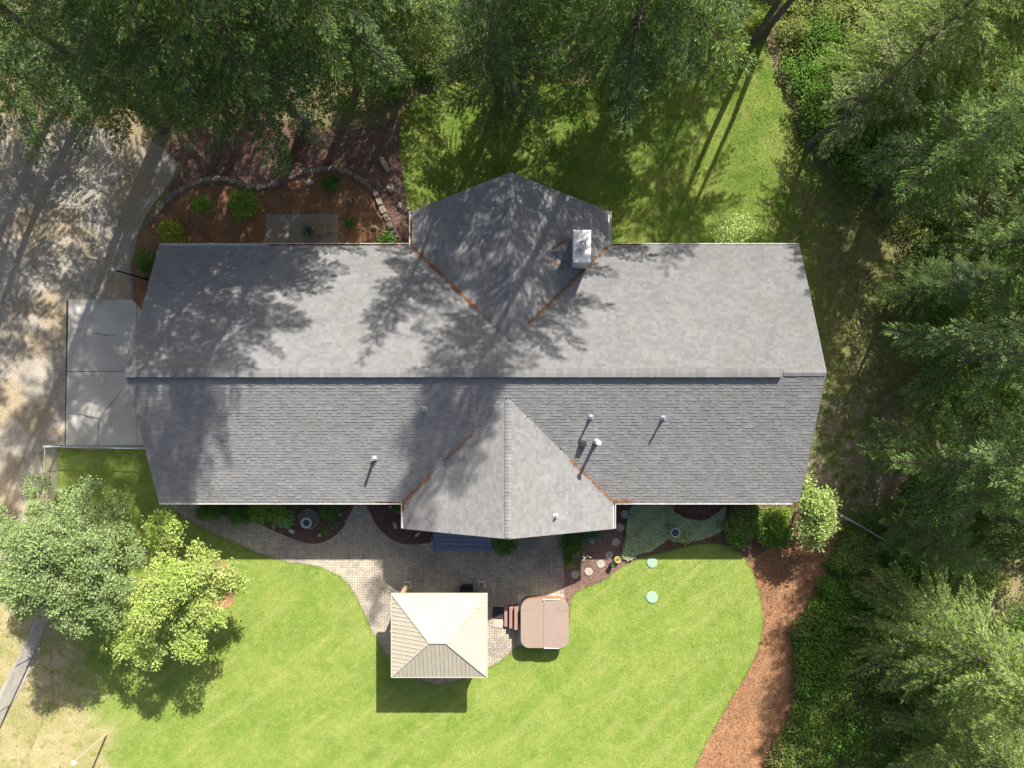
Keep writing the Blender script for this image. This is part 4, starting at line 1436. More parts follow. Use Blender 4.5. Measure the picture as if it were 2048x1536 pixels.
f0 = P(821, 478, 2.3); 
fg = thing("striped_flag", "pink and white striped flag hanging under the left gutter of the gable", "flag", (f0[0], f0[1], 2.0))
MB().tube([(.5, .1, -.2), (-.02, 0, .35)], .014, 6).build("flagpole", MT['white'], fg)
for i in range(6):
    z = .3
    y0 = -.26 + i * .085
    m = MB()
    vs = []
    for j in range(5):
        zz = .3 - j * .13
        off = .03 * math.sin(j * 1.6 + i * .9) - .02 * j
        vs += [(off, y0, zz), (off + .012, y0, zz), (off + .012, y0 + .085, zz), (off, y0 + .085, zz)]
    fs = []
    for j in range(4):
        for k in range(4):
            fs.append((j * 4 + k, j * 4 + (k + 1) % 4, (j + 1) * 4 + (k + 1) % 4, (j + 1) * 4 + k))
    fs += [(0, 3, 2, 1), (16, 17, 18, 19)]
    m.add(vs, fs).build("stripe", MT['pink'] if i % 2 == 0 else MT['whitecloth'], fg)


def chainlink(path, label, h=1.2, z=0.03):
    o0 = path[0]
    t = thing("chain_link_fence", label, "fence", (o0[0], o0[1], z), group="chain link fences enclosing the yard")
    for a, b in zip(path, path[1:]):
        L = math.hypot(b[0] - a[0], b[1] - a[1]); n = max(1, round(L / 2.4))
        for i in range(n + 1):
            if i == n and b != path[-1]: continue
            x, y = a[0] + (b[0] - a[0]) * i / n - o0[0], a[1] + (b[1] - a[1]) * i / n - o0[1]
            MB().lathe([(.03, 0), (.03, h + .03), (.02, h + .06), (.001, h + .07)], (x, y, 0), 8).build("post", MT['galv'], t)
        A, B = Vector((a[0] - o0[0], a[1] - o0[1], 0)), Vector((b[0] - o0[0], b[1] - o0[1], 0))
        MB().tube([A + Vector((0, 0, h)), B + Vector((0, 0, h))], .021, 6).build("top_rail", MT['galv'], t)
        d = (B - A).normalized()
        w = MB()
        k = -h
        while k < L:
            for s in (1, -1):
                p0, p1 = k, k + h
                za, zb = (0.03, h) if s > 0 else (h, 0.03)
                c0, c1 = max(p0, 0), min(p1, L)
                if c1 - c0 > .05:
                    z0 = za + (zb - za) * (c0 - p0) / h; z1 = za + (zb - za) * (c1 - p0) / h
                    w.tube([A + d * c0 + Vector((0, 0, z0)), A + d * c1 + Vector((0, 0, z1))], .0028, 3, caps=False)
            k += .075
        o = w.build("wire_mesh", MT['galv'], t); o['kind'] = 'stuff'


chainlink([P(88, 893, 1.2), P(300, 898, 1.2)], "galvanised chain link fence between the concrete apron and the lawn")
chainlink([P(90, 896, 1.2), P(85, 1080, 1.2), P(76, 1235, 1.2), P(-60, 1530, 1.2)], "galvanised chain link fence running down under the left tree to the dry grass")
chainlink([P(1640, 1004, 1.2), P(1742, 1064, 1.2), P(1850, 1128, 1.2)], "galvanised chain link fence running from the right house corner into the shrubs")
cs = MB().prism(gp([(92, 1246), (66, 1244), (48, 1292), (20, 1350), (-60, 1480), (-60, 1540), (0, 1450), (40, 1382), (76, 1310)]), 0, .05).build("concrete_strip", MT['stripconc'])
tag(cs, "pale concrete strip under the fence at the lower left edge", kind='structure')


# ------------------------------------------------------------------ vegetation generators
def branch_proto(L, seed, dens=1.0, side=.38, tw=.30, flat=.45, sprayL=.23):
    """one conifer bough along +X, real size L metres. returns leaf V,F and axis points"""
    r = np.random.default_rng(seed)
    B, D, U, LL, WW, TP = [], [], [], [], [], []
    sag = r.uniform(.05, .14)
    bend = r.uniform(-.12, .12)

    def axis(t):
        return np.array([t * L, bend * L * t * t, -sag * L * t * t + .05 * L * t])
    nt = int(L / .14 * dens) + 3
    wood = []
    for i in range(nt):
        t = .16 + .84 * (i + r.uniform(-.3, .3)) / nt
        t = min(t, .995)
        s = 1 if i % 2 else -1
        tl = L * side * ((1 - t) ** .75) * r.uniform(.65, 1.15) + .16
        if r.random() < .1: tl *= .5
        if t < .35: tl *= .3 + t * 2.0
        a = R(r.uniform(48, 66)) * (1 - .35 * t)
        p0 = axis(t)
        dirv = np.array([math.cos(a), s * math.sin(a), r.uniform(-.30, .02)])
        dirv /= np.linalg.norm(dirv)
        k = max(2, int(tl / .095 * dens))
        for j in range(k):
            q = (j + .5) / k
            q = .12 + q * .88
            pp = p0 + dirv * tl * q + np.array([0, 0, -.10 * tl * q * q])
            for ss in (-1, 1):
                aa = R(r.uniform(28, 55))
                c, s2 = math.cos(aa * ss), math.sin(aa * ss)
                dd = np.array([dirv[0] * c - dirv[1] * s2, dirv[0] * s2 + dirv[1] * c, dirv[2] - r.uniform(.0, .45)])
                B.append(pp); D.append(dd)
                U.append((r.normal(0, flat), r.normal(0, flat), 1))
                LL.append(sprayL * r.uniform(.55, 1.1) * (1 - .35 * q)); WW.append(.06 * r.uniform(.8, 1.3)); TP.append(1 if r.random() < (q * .6 + t * .45 - .45) else 0)
        B.append(p0 + dirv * tl * .75); D.append(dirv + np.array([0, 0, -.15])); U.append((r.normal(0, .2), r.normal(0, .2), 1)); LL.append(.26); WW.append(.07); TP.append(0)
        wood.append((p0, p0 + dirv * tl * .8))
    V, F = kites(np.array(B), np.array(D), np.array(U, float), np.array(LL), np.array(WW), .25)
    ax = [axis(t) for t in (0, .35, .7, .97)]
    return V, F, ax, wood, np.array(TP)


def tube_np(pts, rad, n=3):
    m = MB().tube([tuple(p) for p in pts], rad, n, caps=False)
    return np.array(m.v), np.array(m.f)


PROTO = {}
for key, L in (('l', 4.0), ('m', 2.7), ('s', 1.5)):
    PROTO[key] = []
    for s in range(4):
        V, F, ax, wood, tp = branch_proto(L, s * 11 + len(key) + int(L * 10))
        wv, wf = [], []
        b = 0
        v, f = tube_np(ax, [.035 * L / 4, .025 * L / 4, .014, .004], 4); wv.append(v); wf.append(f + b); b += len(v)
        for p0, p1 in wood:
            v, f = tube_np([p0, p1], [.007, .003], 3); wv.append(v); wf.append(f + b); b += len(v)
        PROTO[key].append((L, V, F, np.concatenate(wv), np.concatenate(wf), tp))


for key, L in (('lx', 4.0), ('mx', 2.7), ('sx', 1.5)):
    PROTO[key] = []
    for sd in range(4):
        V, F, ax, wood, tp = branch_proto(L, sd * 17 + 5 + int(L * 10), dens=1.15, side=.17, flat=.9, sprayL=.21)
        wv, wf, b = [], [], 0
        v, f = tube_np(ax, [.035 * L / 4, .025 * L / 4, .014, .004], 4); wv.append(v); wf.append(f + b); b += len(v)
        for p0, p1 in wood[::2]:
            v, f = tube_np([p0, p1], [.006, .003], 3); wv.append(v); wf.append(f + b); b += len(v)
        PROTO[key].append((L, V, F, np.concatenate(wv), np.concatenate(wf), tp))


def rotm(yaw, pitch, roll):
    cy, sy = math.cos(yaw), math.sin(yaw); cp, sp_ = math.cos(pitch), math.sin(pitch); cr, sr = math.cos(roll), math.sin(roll)
    Rz = np.array([[cy, -sy, 0], [sy, cy, 0], [0, 0, 1]])
    Ry = np.array([[cp, 0, -sp_], [0, 1, 0], [sp_, 0, cp]])
    Rx = np.array([[1, 0, 0], [0, cr, -sr], [0, sr, cr]])
    return Rz @ Ry @ Rx


def conifer_meshes(name, H, Rm, h0, seed, step=.5, per=5, sparse=0.0, lean=(0, 0), droop=0.0, trunk_r=None, brush=False, expo=.8, low=.75):
    r = random.Random(seed)
    LV, LF, WV, WF, TI = [], [], [], [], []
    lb = wb = 0

    def axis(h):
        t = h / H
        return np.array([lean[0] * t ** 1.5 + .12 * math.sin(h * .5 + seed), lean[1] * t ** 1.5 + .12 * math.cos(h * .4 + seed), h])
    h = h0
    az = r.uniform(0, 6)
    while h < H - .15:
        s = (h - h0) / (H - h0)
        prof = (1 - s) ** expo * min(1.0, low + s * 2.4)
        k = per if s < .85 else 4
        for i in range(k):
            if r.random() < sparse: continue
            az += 2 * math.pi / k + r.uniform(-.25, .25)
            L = max(.45, Rm * prof * r.uniform(.66, 1.15))
            key = 'l' if L > 3.2 else ('m' if L > 1.9 else 's')
            if brush: key += 'x'
            L0, V, F, wv, wf, tp = r.choice(PROTO[key]); TI.append(tp)
            sc = L / L0
            pitch = R(-14 + 42 * s + r.uniform(-9, 9)) - droop
            M3 = rotm(az, pitch, r.uniform(-.35, .35)) * sc
            o = axis(h + r.uniform(-.2, .2))
            LV.append(V @ M3.T + o); LF.append(F + lb); lb += len(V)
            WV.append(wv @ M3.T + o); WF.append(wf + wb); wb += len(wv)
        az += r.uniform(.3, 1.0)
        h += step * (1 - .35 * s) * r.uniform(.8, 1.2)
    # leader
    crown = np_mesh(name + "_crown", np.concatenate(LV), np.concatenate(LF))
    crown.polygons.foreach_set("material_index", np.concatenate(TI).astype(np.int32))
    limbs = np_mesh(name + "_limbs", np.concatenate(WV), np.concatenate(WF))
    tr = trunk_r or H * .0105 + .03
    m = MB()
    hs = [0, .25, 1, 3] + [H * q for q in (.3, .5, .7, .85, 1.0)]
    hs = sorted(set(hs))
    m.tube([tuple(axis(q)) for q in hs], [tr * 1.5 if q == 0 else tr * 1.15 if q == .25 else max(.015, tr * (1 - q / H * .96)) for q in hs], 10)
    tm = bpy.data.meshes.new(name + "_trunk"); tm.from_pydata(m.v, [], m.f); tm.update()
    return crown, limbs, tm


def tree_set(name, crown_mat, meshes):
    for me, m in zip(meshes, (crown_mat, MT['limb'], MT['trunk'])):
        me.materials.append(m)
        if m in (MT['fir'], MT['firlight'], MT['larch']): me.materials.append(MT['firtip'])
    return meshes


VAR = {
    'A': tree_set("fir_tall", MT['fir'], conifer_meshes("fir_tall", 24, 5.0, 3.4, 3, step=.84, per=5, sparse=.12)),
    'B': tree_set("fir_mid", MT['fir'], conifer_meshes("fir_mid", 18, 4.1, 2.6, 8, step=.72, per=5, sparse=.1)),
    'K': tree_set("fir_broad", MT['fir'], conifer_meshes("fir_broad", 24, 5.5, 4.0, 41, step=.85, per=6, sparse=.1, expo=.60, low=.5, lean=(-1.3, .5))),
    'L': tree_set("fir_raised", MT['fir'], conifer_meshes("fir_raised", 22, 4.6, 6.2, 27, step=.75, per=5, sparse=.08, expo=.62)),
    'G': tree_set("fir_high", MT['fir'], conifer_meshes("fir_high", 15, 2.8, 8.0, 15, step=.6, per=4, sparse=.15)),
    'H': tree_set("fir_airy", MT['fir'], conifer_meshes("fir_airy", 26, 4.4, 4.0, 33, step=1.05, per=5, sparse=.3)),
    'C': tree_set("fir_open", MT['fir'], conifer_meshes("fir_open", 15, 3.6, 3.8, 5, step=.58, per=5, sparse=.2)),
    'D': tree_set("larch_sparse", MT['larch'], conifer_meshes("larch_sparse", 11, 3.0, 3.5, 12, step=.55, per=4, sparse=.45, lean=(1.6, 1.2), trunk_r=.15)),
    'E': tree_set("fir_light", MT['firlight'], conifer_meshes("fir_light", 17, 4.6, 1.4, 21, step=.5, per=6, sparse=.1, lean=(-.2, .3), brush=True)),
}


def conifer(var, x, y, rz, sc, label, group=None, name="fir_tree", part_of=None):
    t = thing(name, label, "tree", (x, y, 0), rz, group)
    t.scale = (sc, sc, sc)
    c, l, tr = VAR[var]
    for nm, me in (("crown", c), ("limbs", l), ("trunk", tr)):
        o = bpy.data.objects.new(nm, me); o.parent = t; COL.objects.link(o)
        if nm == 'limbs': pass
    return t


GN = "conifers of the wood behind the house"
GR = "conifers of the wood along the right side"
GB = "sunlit conifers in the lower right corner"
conifer('K', 5.3, 14.7, .4, 1.0, "tall fir above the lawn throwing the big radial shadow on the roof middle", GN)
conifer('A', -0.75, 14.0, 1.9, .74, "fir whose trunk foot shows at the lawn edge straight above the rear gable", GN)
conifer('K', -7.6, 15.2, 2.2, .96, "tall fir behind the cinder bed shading the left part of the roof", GN)
conifer('L', -10.4, 12.9, .9, 1.0, "dense fir hanging over the right half of the bark bed", GN)
conifer('L', -13.9, 13.2, 3.3, .9, "slim trunked fir whose thin shadow crosses the bark bed between two bushes", GN)
conifer('H', -17.4, 12.9, 4.4, .8, "fir at the driveway corner with its pale leaning trunk showing", GN)
conifer('B', -21.5, 13.6, 5.1, 1.05, "fir at the upper end of the gravel driveway", GN)
conifer('H', -25.8, 13.2, .2, .75, "fir at the far upper left edge over the gravel driveway", GN)
conifer('E', -4.3, 17.4, 1.2, .85, "paler lit fir between the cinder bed and the rear gable", GN)
conifer('C', 8.0, 18.6, 4.0, 1.0, "fir at the top edge beside the dark hedge", GN)
GH = "half hidden firs deeper in the wood along the top edge"
for x, y, v, s, l in ((-14.5, 19.0, 'H', 1.0, "fir deep in the wood behind the slim trunked fir above the bark bed"),
                      (-20.5, 19.5, 'H', .9, "fir deep in the wood behind the driveway corner fir"),
                      (-10.6, 19.4, 'L', 1.15, "fir deep in the wood behind the dense fir over the bark bed"),
                      (2.4, 18.0, 'B', 1.1, "fir deep in the wood above the rear gable at the top edge"),
                      (-26.5, 20, 'B', 1.0, "fir in the extreme upper left corner of the wood"),
                      (9.3, 23.5, 'H', .75, "fir beyond the top edge above the dark hedge"),
                      (12.6, 22.9, 'B', .82, "fir beyond the top edge above the twin trunks"),
                      (-30.5, 10.5, 'B', .9, "fir beyond the left edge of the gravel driveway")):
    conifer(v, x, y, random.uniform(0, 6), s, l, GH)
# right side
conifer('G', 12.0, 17.3, .5, .98, "left fir of the close pair casting twin trunk shadows on the upper lawn", GR)
conifer('G', 12.75, 17.6, 2.9, .92, "right fir of the close pair casting twin trunk shadows on the upper lawn", GR)
conifer('D', 14.9, 11.9, .25, .92, "thin sparse larch with a long leaning trunk over the shrubs right of the lawn", GR, name="larch_tree")
conifer('C', 18.2, 9.6, 3.7, .9, "fir right of the sparse larch at the bend of the side yard", GR)
conifer('E', 17.4, 14.6, 2.6, .82, "pale green fir among the shrubs above the leaning larch", GR)
conifer('E', 21.4, 16.8, 1.0, .95, "pale green fir filling the upper right corner", GR)
conifer('E', 23.5, 11.0, 4.5, .9, "pale green fir at the right edge below the corner tree", GR)
conifer('B', 21.2, 6.0, 2.2, .85, "dark fir at the right edge level with the upper eave", GR)
conifer('B', 20.6, 1.2, 5.6, 1.0, "dark fir at the right edge level with the roof ridge", GR)
conifer('B', 19.6, -3.3, .8, .95, "dark fir at the right edge level with the bare soil yard", GR)
conifer('B', 23.8, -6.6, 3.0, .8, "bluish dark fir at the right edge below the bare soil yard", GR)
conifer('B', 18.9, 4.4, 1.1, .5, "small dark fir in front of the right edge trees level with the roof's upper slope", GR)
conifer('A', 24.6, 3.8, 2.1, .7, "dark fir at the extreme right edge above the ridge level", GR)
conifer('A', 24.8, -1.6, 4.1, .7, "dark fir at the extreme right edge below the ridge level", GR)
conifer('B', 18.3, -6.9, 3.9, .5, "young dark fir added to shade the bark path, just beyond the right chain link fence", GR)  # extra tree, added here for the shadow it throws over the bark path
conifer('E', 19.3, -11.2, 2.0, .88, "bright fir whose pale tips reach closest to the bark path", GB)
conifer('E', 20.2, -16.0, 3.6, .85, "bright fir in the middle of the lower right group", GB)
conifer('B', 17.6, -20.8, 1.4, .62, "small bluish fir at the bottom edge beside the bark path", GB)
conifer('E', 22.8, -19.8, .6, .8, "bright fir in the extreme lower right corner", GB)


def leaf_crown(blobs, n_per_m3, leaf, seed, flat=.75, clus=.22, per=26):
    """blobs: list of (x,y,z,rx,ry,rz). clusters of leaves near the blob shells"""
    r = np.random.default_rng(seed)
    B = []
    for (x, y, z, rx, ry, rz) in blobs:
        n = int(n_per_m3 * (rx * ry * rz) ** (2 / 3))
        d = r.normal(size=(n, 3)); d /= np.linalg.norm(d, axis=1, keepdims=True)
        d[:, 2] = np.where(d[:, 2] < -.35, -d[:, 2], d[:, 2])
        rad = r.uniform(.62, 1.05, n) ** .8
        B.append(np.stack([x + d[:, 0] * rx * rad, y + d[:, 1] * ry * rad, z + d[:, 2] * rz * rad], 1))
    C = np.concatenate(B)
    pts = (C[:, None, :] + r.normal(0, clus, (len(C), per, 3)) * np.array([1, 1, .7])).reshape(-1, 3)
    D = r.normal(size=pts.shape); D[:, 2] *= .5; D[:, 2] -= .2
    U = r.normal(0, flat, pts.shape); U[:, 2] = 1
    LL = r.uniform(.45, 1.45, len(pts)) * leaf
    return kites(pts, D, U, LL, LL * .55, .15), C


def broadleaf(name, label, cat, base, blobs, mat, dens, leaf, seed, trunk_h, trunk_r, clus=.2, per=26, limb_n=30):
    t = thing(name, label, cat, (base[0], base[1], .0))
    (V, F), C = leaf_crown([(b[0] - base[0], b[1] - base[1], *b[2:]) for b in blobs], dens, leaf, seed, clus=clus, per=per)
    link("crown", np_mesh("crown", V, F), mat, t)
    m = MB().tube([(0, 0, 0), (.03, .02, trunk_h * .5), (0, .05, trunk_h), (.05, 0, trunk_h * 1.5)], [trunk_r * 1.3, trunk_r, trunk_r * .85, trunk_r * .5], 8)
    m.build("trunk", MT['trunk'], t)
    l = MB()
    rr = random.Random(seed)
    for i in rr.sample(range(len(C)), min(limb_n, len(C))):
        c = C[i]
        h = trunk_h * rr.uniform(.6, 1.4)
        l.tube([(0, 0, h), tuple((c * np.array([.55, .55, 1]) + np.array([0, 0, h])) * np.array([1, 1, .5])), tuple(c)], [trunk_r * .35, trunk_r * .2, .012], 5, caps=False)
    l.build("limbs", MT['limb'], t)
    return t


def lobes(cx, cy, R0, z0, z1, n, seed, rl=(.7, 1.3)):
    """limb-like strings of leaf masses running out from the crown centre, with gaps between"""
    r = random.Random(seed)
    out = []
    k = max(7, n // 3)
    for i in range(k):
        a = 2 * math.pi * i / k + r.uniform(-.25, .25)
        reach = R0 * r.uniform(.72, 1.08)
        zt = z0 + (z1 - z0) * r.uniform(.25, .75)
        for j, q in enumerate((.45, .72, .97)):
            rr = r.uniform(*rl) * (1.05 - .22 * j)
            out.append((cx + math.cos(a) * reach * q + r.uniform(-.15, .15), cy + math.sin(a) * reach * q + r.uniform(-.15, .15),
                        zt + (z1 - z0) * (.16 - .30 * q * q), rr, rr, rr * .62))
    for i in range(max(4, n // 7)):
        a = r.uniform(0, 6.28); q = r.uniform(0, .35) * R0; rr = r.uniform(*rl) * 1.05
        out.append((cx + math.cos(a) * q, cy + math.sin(a) * q, z1 - r.uniform(0, .25) * (z1 - z0), rr, rr, rr * .7))
    return out


# tree A (grey green, far left) and tree B (yellow green)
ax_, ay_ = P(120, 1110, 4.5)
broadleaf("shade_tree", "large grey green broadleaf tree at the left edge over the fence", "tree", (ax_, ay_), lobes(ax_, ay_, 3.35, 2.2, 6.8, 46, 5, (.5, .95)),
          MT['leafA'], 85, .10, 11, 2.4, .17, clus=.14, per=46)
bx_, by_ = P(352, 1188, 4.0)
blobsB = lobes(bx_, by_, 2.35, 1.8, 5.6, 30, 9, (.4, .75))
for px_, py_, h_, r_ in ((455, 1150, 3.6, .55), (478, 1165, 3.2, .35), (330, 1060, 3.2, .8), (300, 1300, 3.4, .75), (380, 1290, 3.6, .7), (250, 1290, 3.2, .55), (240, 1190, 3.0, .8)):
    q = P(px_, py_, h_); blobsB.append((q[0], q[1], h_, r_, r_, r_ * .7))
broadleaf("ornamental_tree", "bright yellow green broadleaf tree on the sunny lawn", "tree", (bx_ + .1, by_ + .2), blobsB, MT['leafB'], 95, .11, 12, 1.7, .11, clus=.13, per=40)
q = P(1640, 1040, 2.2)
blobsC = []
for px_, py_, h_, r_ in ((1615, 1000, 2.6, .55), (1640, 1010, 2.8, .6), (1640, 1045, 2.4, .6), (1612, 1050, 2.2, .5), (1625, 1075, 1.8, .45), (1655, 1000, 2.0, .4), (1605, 965, 2.6, .35),
                         (1660, 1050, 1.8, .35)):
    w = P(px_, py_, h_); blobsC.append((w[0], w[1], h_, r_, r_, r_ * .8))
broadleaf("corner_tree", "pale variegated leafy small tree at the lower right corner of the house", "tree", (q[0] - .3, q[1]), blobsC, MT['leafC'], 190, .12, 13, 1.0, .06, clus=.16, per=22, limb_n=18)


def bush(name, px, py, r, h, mat, label, cat="bush", dens=190, leaf=.09, n=6, seed=None, z=.05, clus=.1, per=18, ell=1.0, group=None):
    x, y = P(px, py, h * .7)
    seed = seed or int(px * 3 + py)
    rr = random.Random(seed)
    t = thing(name, label, cat, (x, y, z), 0, group)
    bl = [(0, 0, h * .5, r * .75 * ell, r * .75, h * .5)]
    for i in range(n):
        a = 2 * math.pi * i / n + rr.uniform(-.3, .3)
        q = rr.uniform(.4, .7)
        s = rr.uniform(.35, .5) * r
        bl.append((math.cos(a) * r * q * ell, math.sin(a) * r * q, h * rr.uniform(.35, .75), s, s, s * .8))
    (V, F), C = leaf_crown(bl, dens, leaf, seed, clus=clus, per=per)
    V = V[:]; V[:, 2] = np.maximum(V[:, 2], .01)
    link("foliage", np_mesh("foliage", V, F), mat, t)
    m = MB()
    for i in range(7):
        c = C[rr.randrange(len(C))]
        m.tube([(rr.uniform(-.04, .04), rr.uniform(-.04, .04), 0), tuple(c * .5), tuple(c)], [.014, .01, .005], 4, caps=False)
    m.build("stems", MT['limb'], t)
    return t


bush("bush", 406, 411, .55, .7, MT['lime'], "lime green bush in the bark bed with a trunk shadow across it")
bush("bush", 488, 407, .72, .8, MT['lime'], "largest lime green rounded bush in the bark bed", ell=1.05)
bush("bush", 343, 464, .60, .7, MT['yellow'], "golden yellow bush at the left end of the bark bed", ell=1.05)
bush("bush", 662, 366, .42, .5, MT['shrub'], "small green bush inside the upper bend of the stone edging")
bush("bush", 700, 447, .28, .4, MT['shrub'], "smallest green bush right of the concrete pad")
bush("bush", 774, 481, .48, .35, MT['shrub'], "low dull green plant by the eave at the right end of the bark bed")
bush("bush", 293, 522, .60, .8, MT['shrub'], "green bush at the upper left corner of the roof beside the lamp post")
bush("bush", 1466, 462, .95, 1.7, MT['leafC'], "open straggly shrub with pale leaves behind the upper right eave", dens=70, n=10, leaf=.1, clus=.16, per=14, ell=1.25)
bush("bush", 420, 1018, .65, .5, MT['shrub'], "feathery green plant furthest left under the lower eave", ell=1.3)
bush("bush", 478, 1026, .6, .6, MT['shrub'], "drooping dark green plant above the thin white stone", n=8)

bush("bush", 535, 1018, .75, .8, MT['lime'], "lush green leafy bush under the eave left of the hosta", ell=1.45)
bush("bush", 660, 1022, .45, .6, MT['shrub'], "upright green plant right of the stone basin")
bush("bush", 668, 1044, .22, .25, MT['bluegreen'], "tiny blue green clump right of the stone basin")
bush("bush", 648, 1062, .18, .2, MT['shrub'], "tiny green tuft below the stone basin")
bush("bush", 803, 1016, .26, .4, MT['shrub'], "small green plant tucked by the left gutter of the front gable")
bush("bush", 1008, 1088, .62, .6, MT['shrub'], "bushy green shrub right of the blue steps")
bush("bush", 1146, 1086, .55, .6, MT['shrub'], "green shrub at the upper right corner of the patio", n=8)
bush("bush", 1140, 1110, .32, .35, MT['shrub'], "low green plant spilling over the right patio edge", ell=1.3)
bush("bush", 1186, 1064, .5, .5, MT['bluegreen'], "blue green conifer shrub under the gable corner", ell=1.3)
bush("bush", 1172, 1112, .14, .25, MT['bloom'], "small cream flowered plant by the round boulder")
bush("bush", 1138, 1128, .18, .2, MT['yellow'], "little yellowish plant at the patio edge in the house shade", ell=.7)
bush("bush", 1494, 1044, 1.0, 1.1, MT['under'], "big dark green shrub under the right end of the lower eave", dens=230, n=9, ell=1.1)
bush("bush", 1475, 1072, .6, .7, MT['under'], "dark shrub spilling on the bed edge below the big dark one")
bush("bush", 1552, 1040, .70, 1.2, MT['lime'], "bright lime rounded shrub between the dark shrub and the pale corner tree")
bush("bush", 1550, 1066, .8, .8, MT['under'], "dark green shrub in front of the lime shrub", ell=1.2)
bush("bush", 1366, 1082, .25, .2, MT['yellow'], "small yellow green plant right below the birdbath")
bush("bush", 1532, 35, .5, 1.0, MT['lime'], "light green bush at the top edge beside the twin trunks")

# hosta
hx_, hy_ = P(570, 1040, .3)
ht = thing("hosta", "large hosta with broad pale edged leaves beside the stone basin", "plant", (hx_, hy_, .07))
n = 150
a = rng.uniform(0, 2 * np.pi, n); q = rng.uniform(0, 1, n)
base = np.stack([np.cos(a) * q * .34, np.sin(a) * q * .34, .42 - .3 * q], 1)
D = np.stack([np.cos(a), np.sin(a), -.1 - .5 * q], 1)
V, F = kites(base, D, np.stack([rng.normal(0, .2, n), rng.normal(0, .2, n), np.ones(n)], 1), rng.uniform(.18, .28, n), .12, .2)
link("leaves", np_mesh("leaves", V, F), MT['hosta'], ht)
# spiky plant by the chair
sx_, sy_ = P(617, 463, .35)
spk = thing("potted_plant", "spiky green potted plant beside the rattan chair", "potted plant", (sx_, sy_, .125))
MB().lathe([(.13, 0), (.18, .28), (.19, .3), (.16, .3), (.001, .27)], n=16).build("pot", MT['blackm'], spk)
n = 60
a = rng.uniform(0, 2 * np.pi, n)
base = np.stack([np.cos(a) * .03, np.sin(a) * .03, np.full(n, .27)], 1)
D = np.stack([np.cos(a), np.sin(a), rng.uniform(.2, 1.3, n)], 1)
V, F = kites(base, D, np.tile([0, 0, 1.0], (n, 1)) + rng.normal(0, .1, (n, 3)), rng.uniform(.3, .45, n), .05, .2)
link("leaves", np_mesh("leaves", V, F), MT['bluegreen'], spk)


# leaf scattered mass
def mass(name, label, pts, mat, leaf, domes=None):
    n = len(pts)
    D = rng.normal(size=(n, 3)); D[:, 2] = D[:, 2] * .4 + .1
    U = rng.normal(0, .5, (n, 3)); U[:, 2] = 1
    LL = rng.uniform(.7, 1.3, n) * leaf
    V, F = kites(pts, D, U, LL, LL * .55, .2)
    o = link(name, np_mesh(name, V, F), mat)
    tag(o, label, kind='stuff')
    return o


silver = smooth(gp([(1268, 1010), (1340, 1008), (1345, 1022), (1385, 1040), (1420, 1034), (1448, 1012), (1446, 1045), (1436, 1062), (1405, 1076), (1375, 1082),
                    (1345, 1080), (1335, 1078), (1318, 1088), (1300, 1100), (1275, 1106), (1262, 1118), (1243, 1114), (1246, 1095), (1252, 1070), (1254, 1040)]), 3)
sp2 = scatter_in(silver, 17000)
hgt = .16 + .1 * np.sin(sp2[:, 0] * 5) * np.cos(sp2[:, 1] * 6)
mass("silver_groundcover", "silvery green groundcover mat with the birdbath in it", np.column_stack([sp2, hgt * rng.uniform(.4, 1, len(sp2)) + .06]), MT['silver'], .075)

# undergrowth: overlapping leafy domes
U1 = gp([(1535, -80), (1545, 0), (1562, 80), (1578, 180), (1622, 262), (1650, 320), (1700, 380), (1765, 425), (1822, 490), (1812, 560), (1830, 700), (1868, 800),
         (1862, 930), (1790, 985), (1716, 1045), (1700, 1080), (1655, 1130), (1648, 1190), (1612, 1250), (1598, 1330), (1606, 1420), (1560, 1490), (1520, 1620), (2250, 1620), (2250, -80)])
U2 = gp([(-350, -120), (1300, -120), (1290, 150), (1235, 175), (1130, 140), (1040, 110), (930, 160), (850, 180), (775, 225), (705, 235), (600, 200), (300, 150), (0, 150), (-350, 160)])


def domes_mass(poly, nd, per, name, label, mat, leaf, zr=(.5, 1.3), rr=(.5, 1.1)):
    c = scatter_in(poly, nd)
    r = rng.uniform(*rr, nd); h = rng.uniform(*zr, nd)
    ang = rng.uniform(0, 2 * np.pi, (nd, per)); q = np.sqrt(rng.uniform(0, 1, (nd, per)))
    x = c[:, 0:1] + np.cos(ang) * q * r[:, None]; y = c[:, 1:2] + np.sin(ang) * q * r[:, None]
    z = h[:, None] * np.sqrt(np.clip(1 - q ** 2 * .9, 0, 1)) * rng.uniform(.72, 1.05, (nd, per)) + rng.normal(0, .05, (nd, per))
    pts = np.stack([x, y, np.maximum(z, .03)], -1).reshape(-1, 3)
    return mass(name, label, pts, mat, leaf)


domes_mass(U1, 950, 300, "undergrowth", "dense green shrub layer under the trees along the right side", MT['under'], .12)
domes_mass(U2, 330, 200, "undergrowth", "dark undergrowth beneath the trees along the top", MT['under'], .13, (.3, 1.0), (.4, .9))
pathrim = gp([(1700, 1050), (1664, 1110), (1632, 1180), (1602, 1250), (1588, 1310), (1600, 1380), (1596, 1440), (1556, 1495), (1530, 1560), (1640, 1560), (1680, 1440), (1670, 1300), (1690, 1200), (1740, 1090)])
domes_mass(pathrim, 150, 420, "path_shrubs", "bright green leafy shrubs overhanging the right side of the bark path", MT['under'], .11, (.5, 1.1), (.35, .75))
domes_mass(gp([(1545, -40), (1550, 60), (1580, 170), (1620, 250), (1700, 330), (1760, 300), (1700, 100), (1680, -40)]), 90, 380, "sunlit_shrubs", "sunlit yellow green shrubs at the right of the upper lawn", MT['under'], .11, (.5, 1.3), (.45, .9))
hedge = gp([(1240, 20), (1306, 20), (1312, 130), (1270, 185), (1225, 160)])
domes_mass(hedge, 45, 500, "hedge", "dark dense hedge at the top of the lawn left of the dry gap", MT['shrub'], .1, (.9, 1.5), (.4, .7))
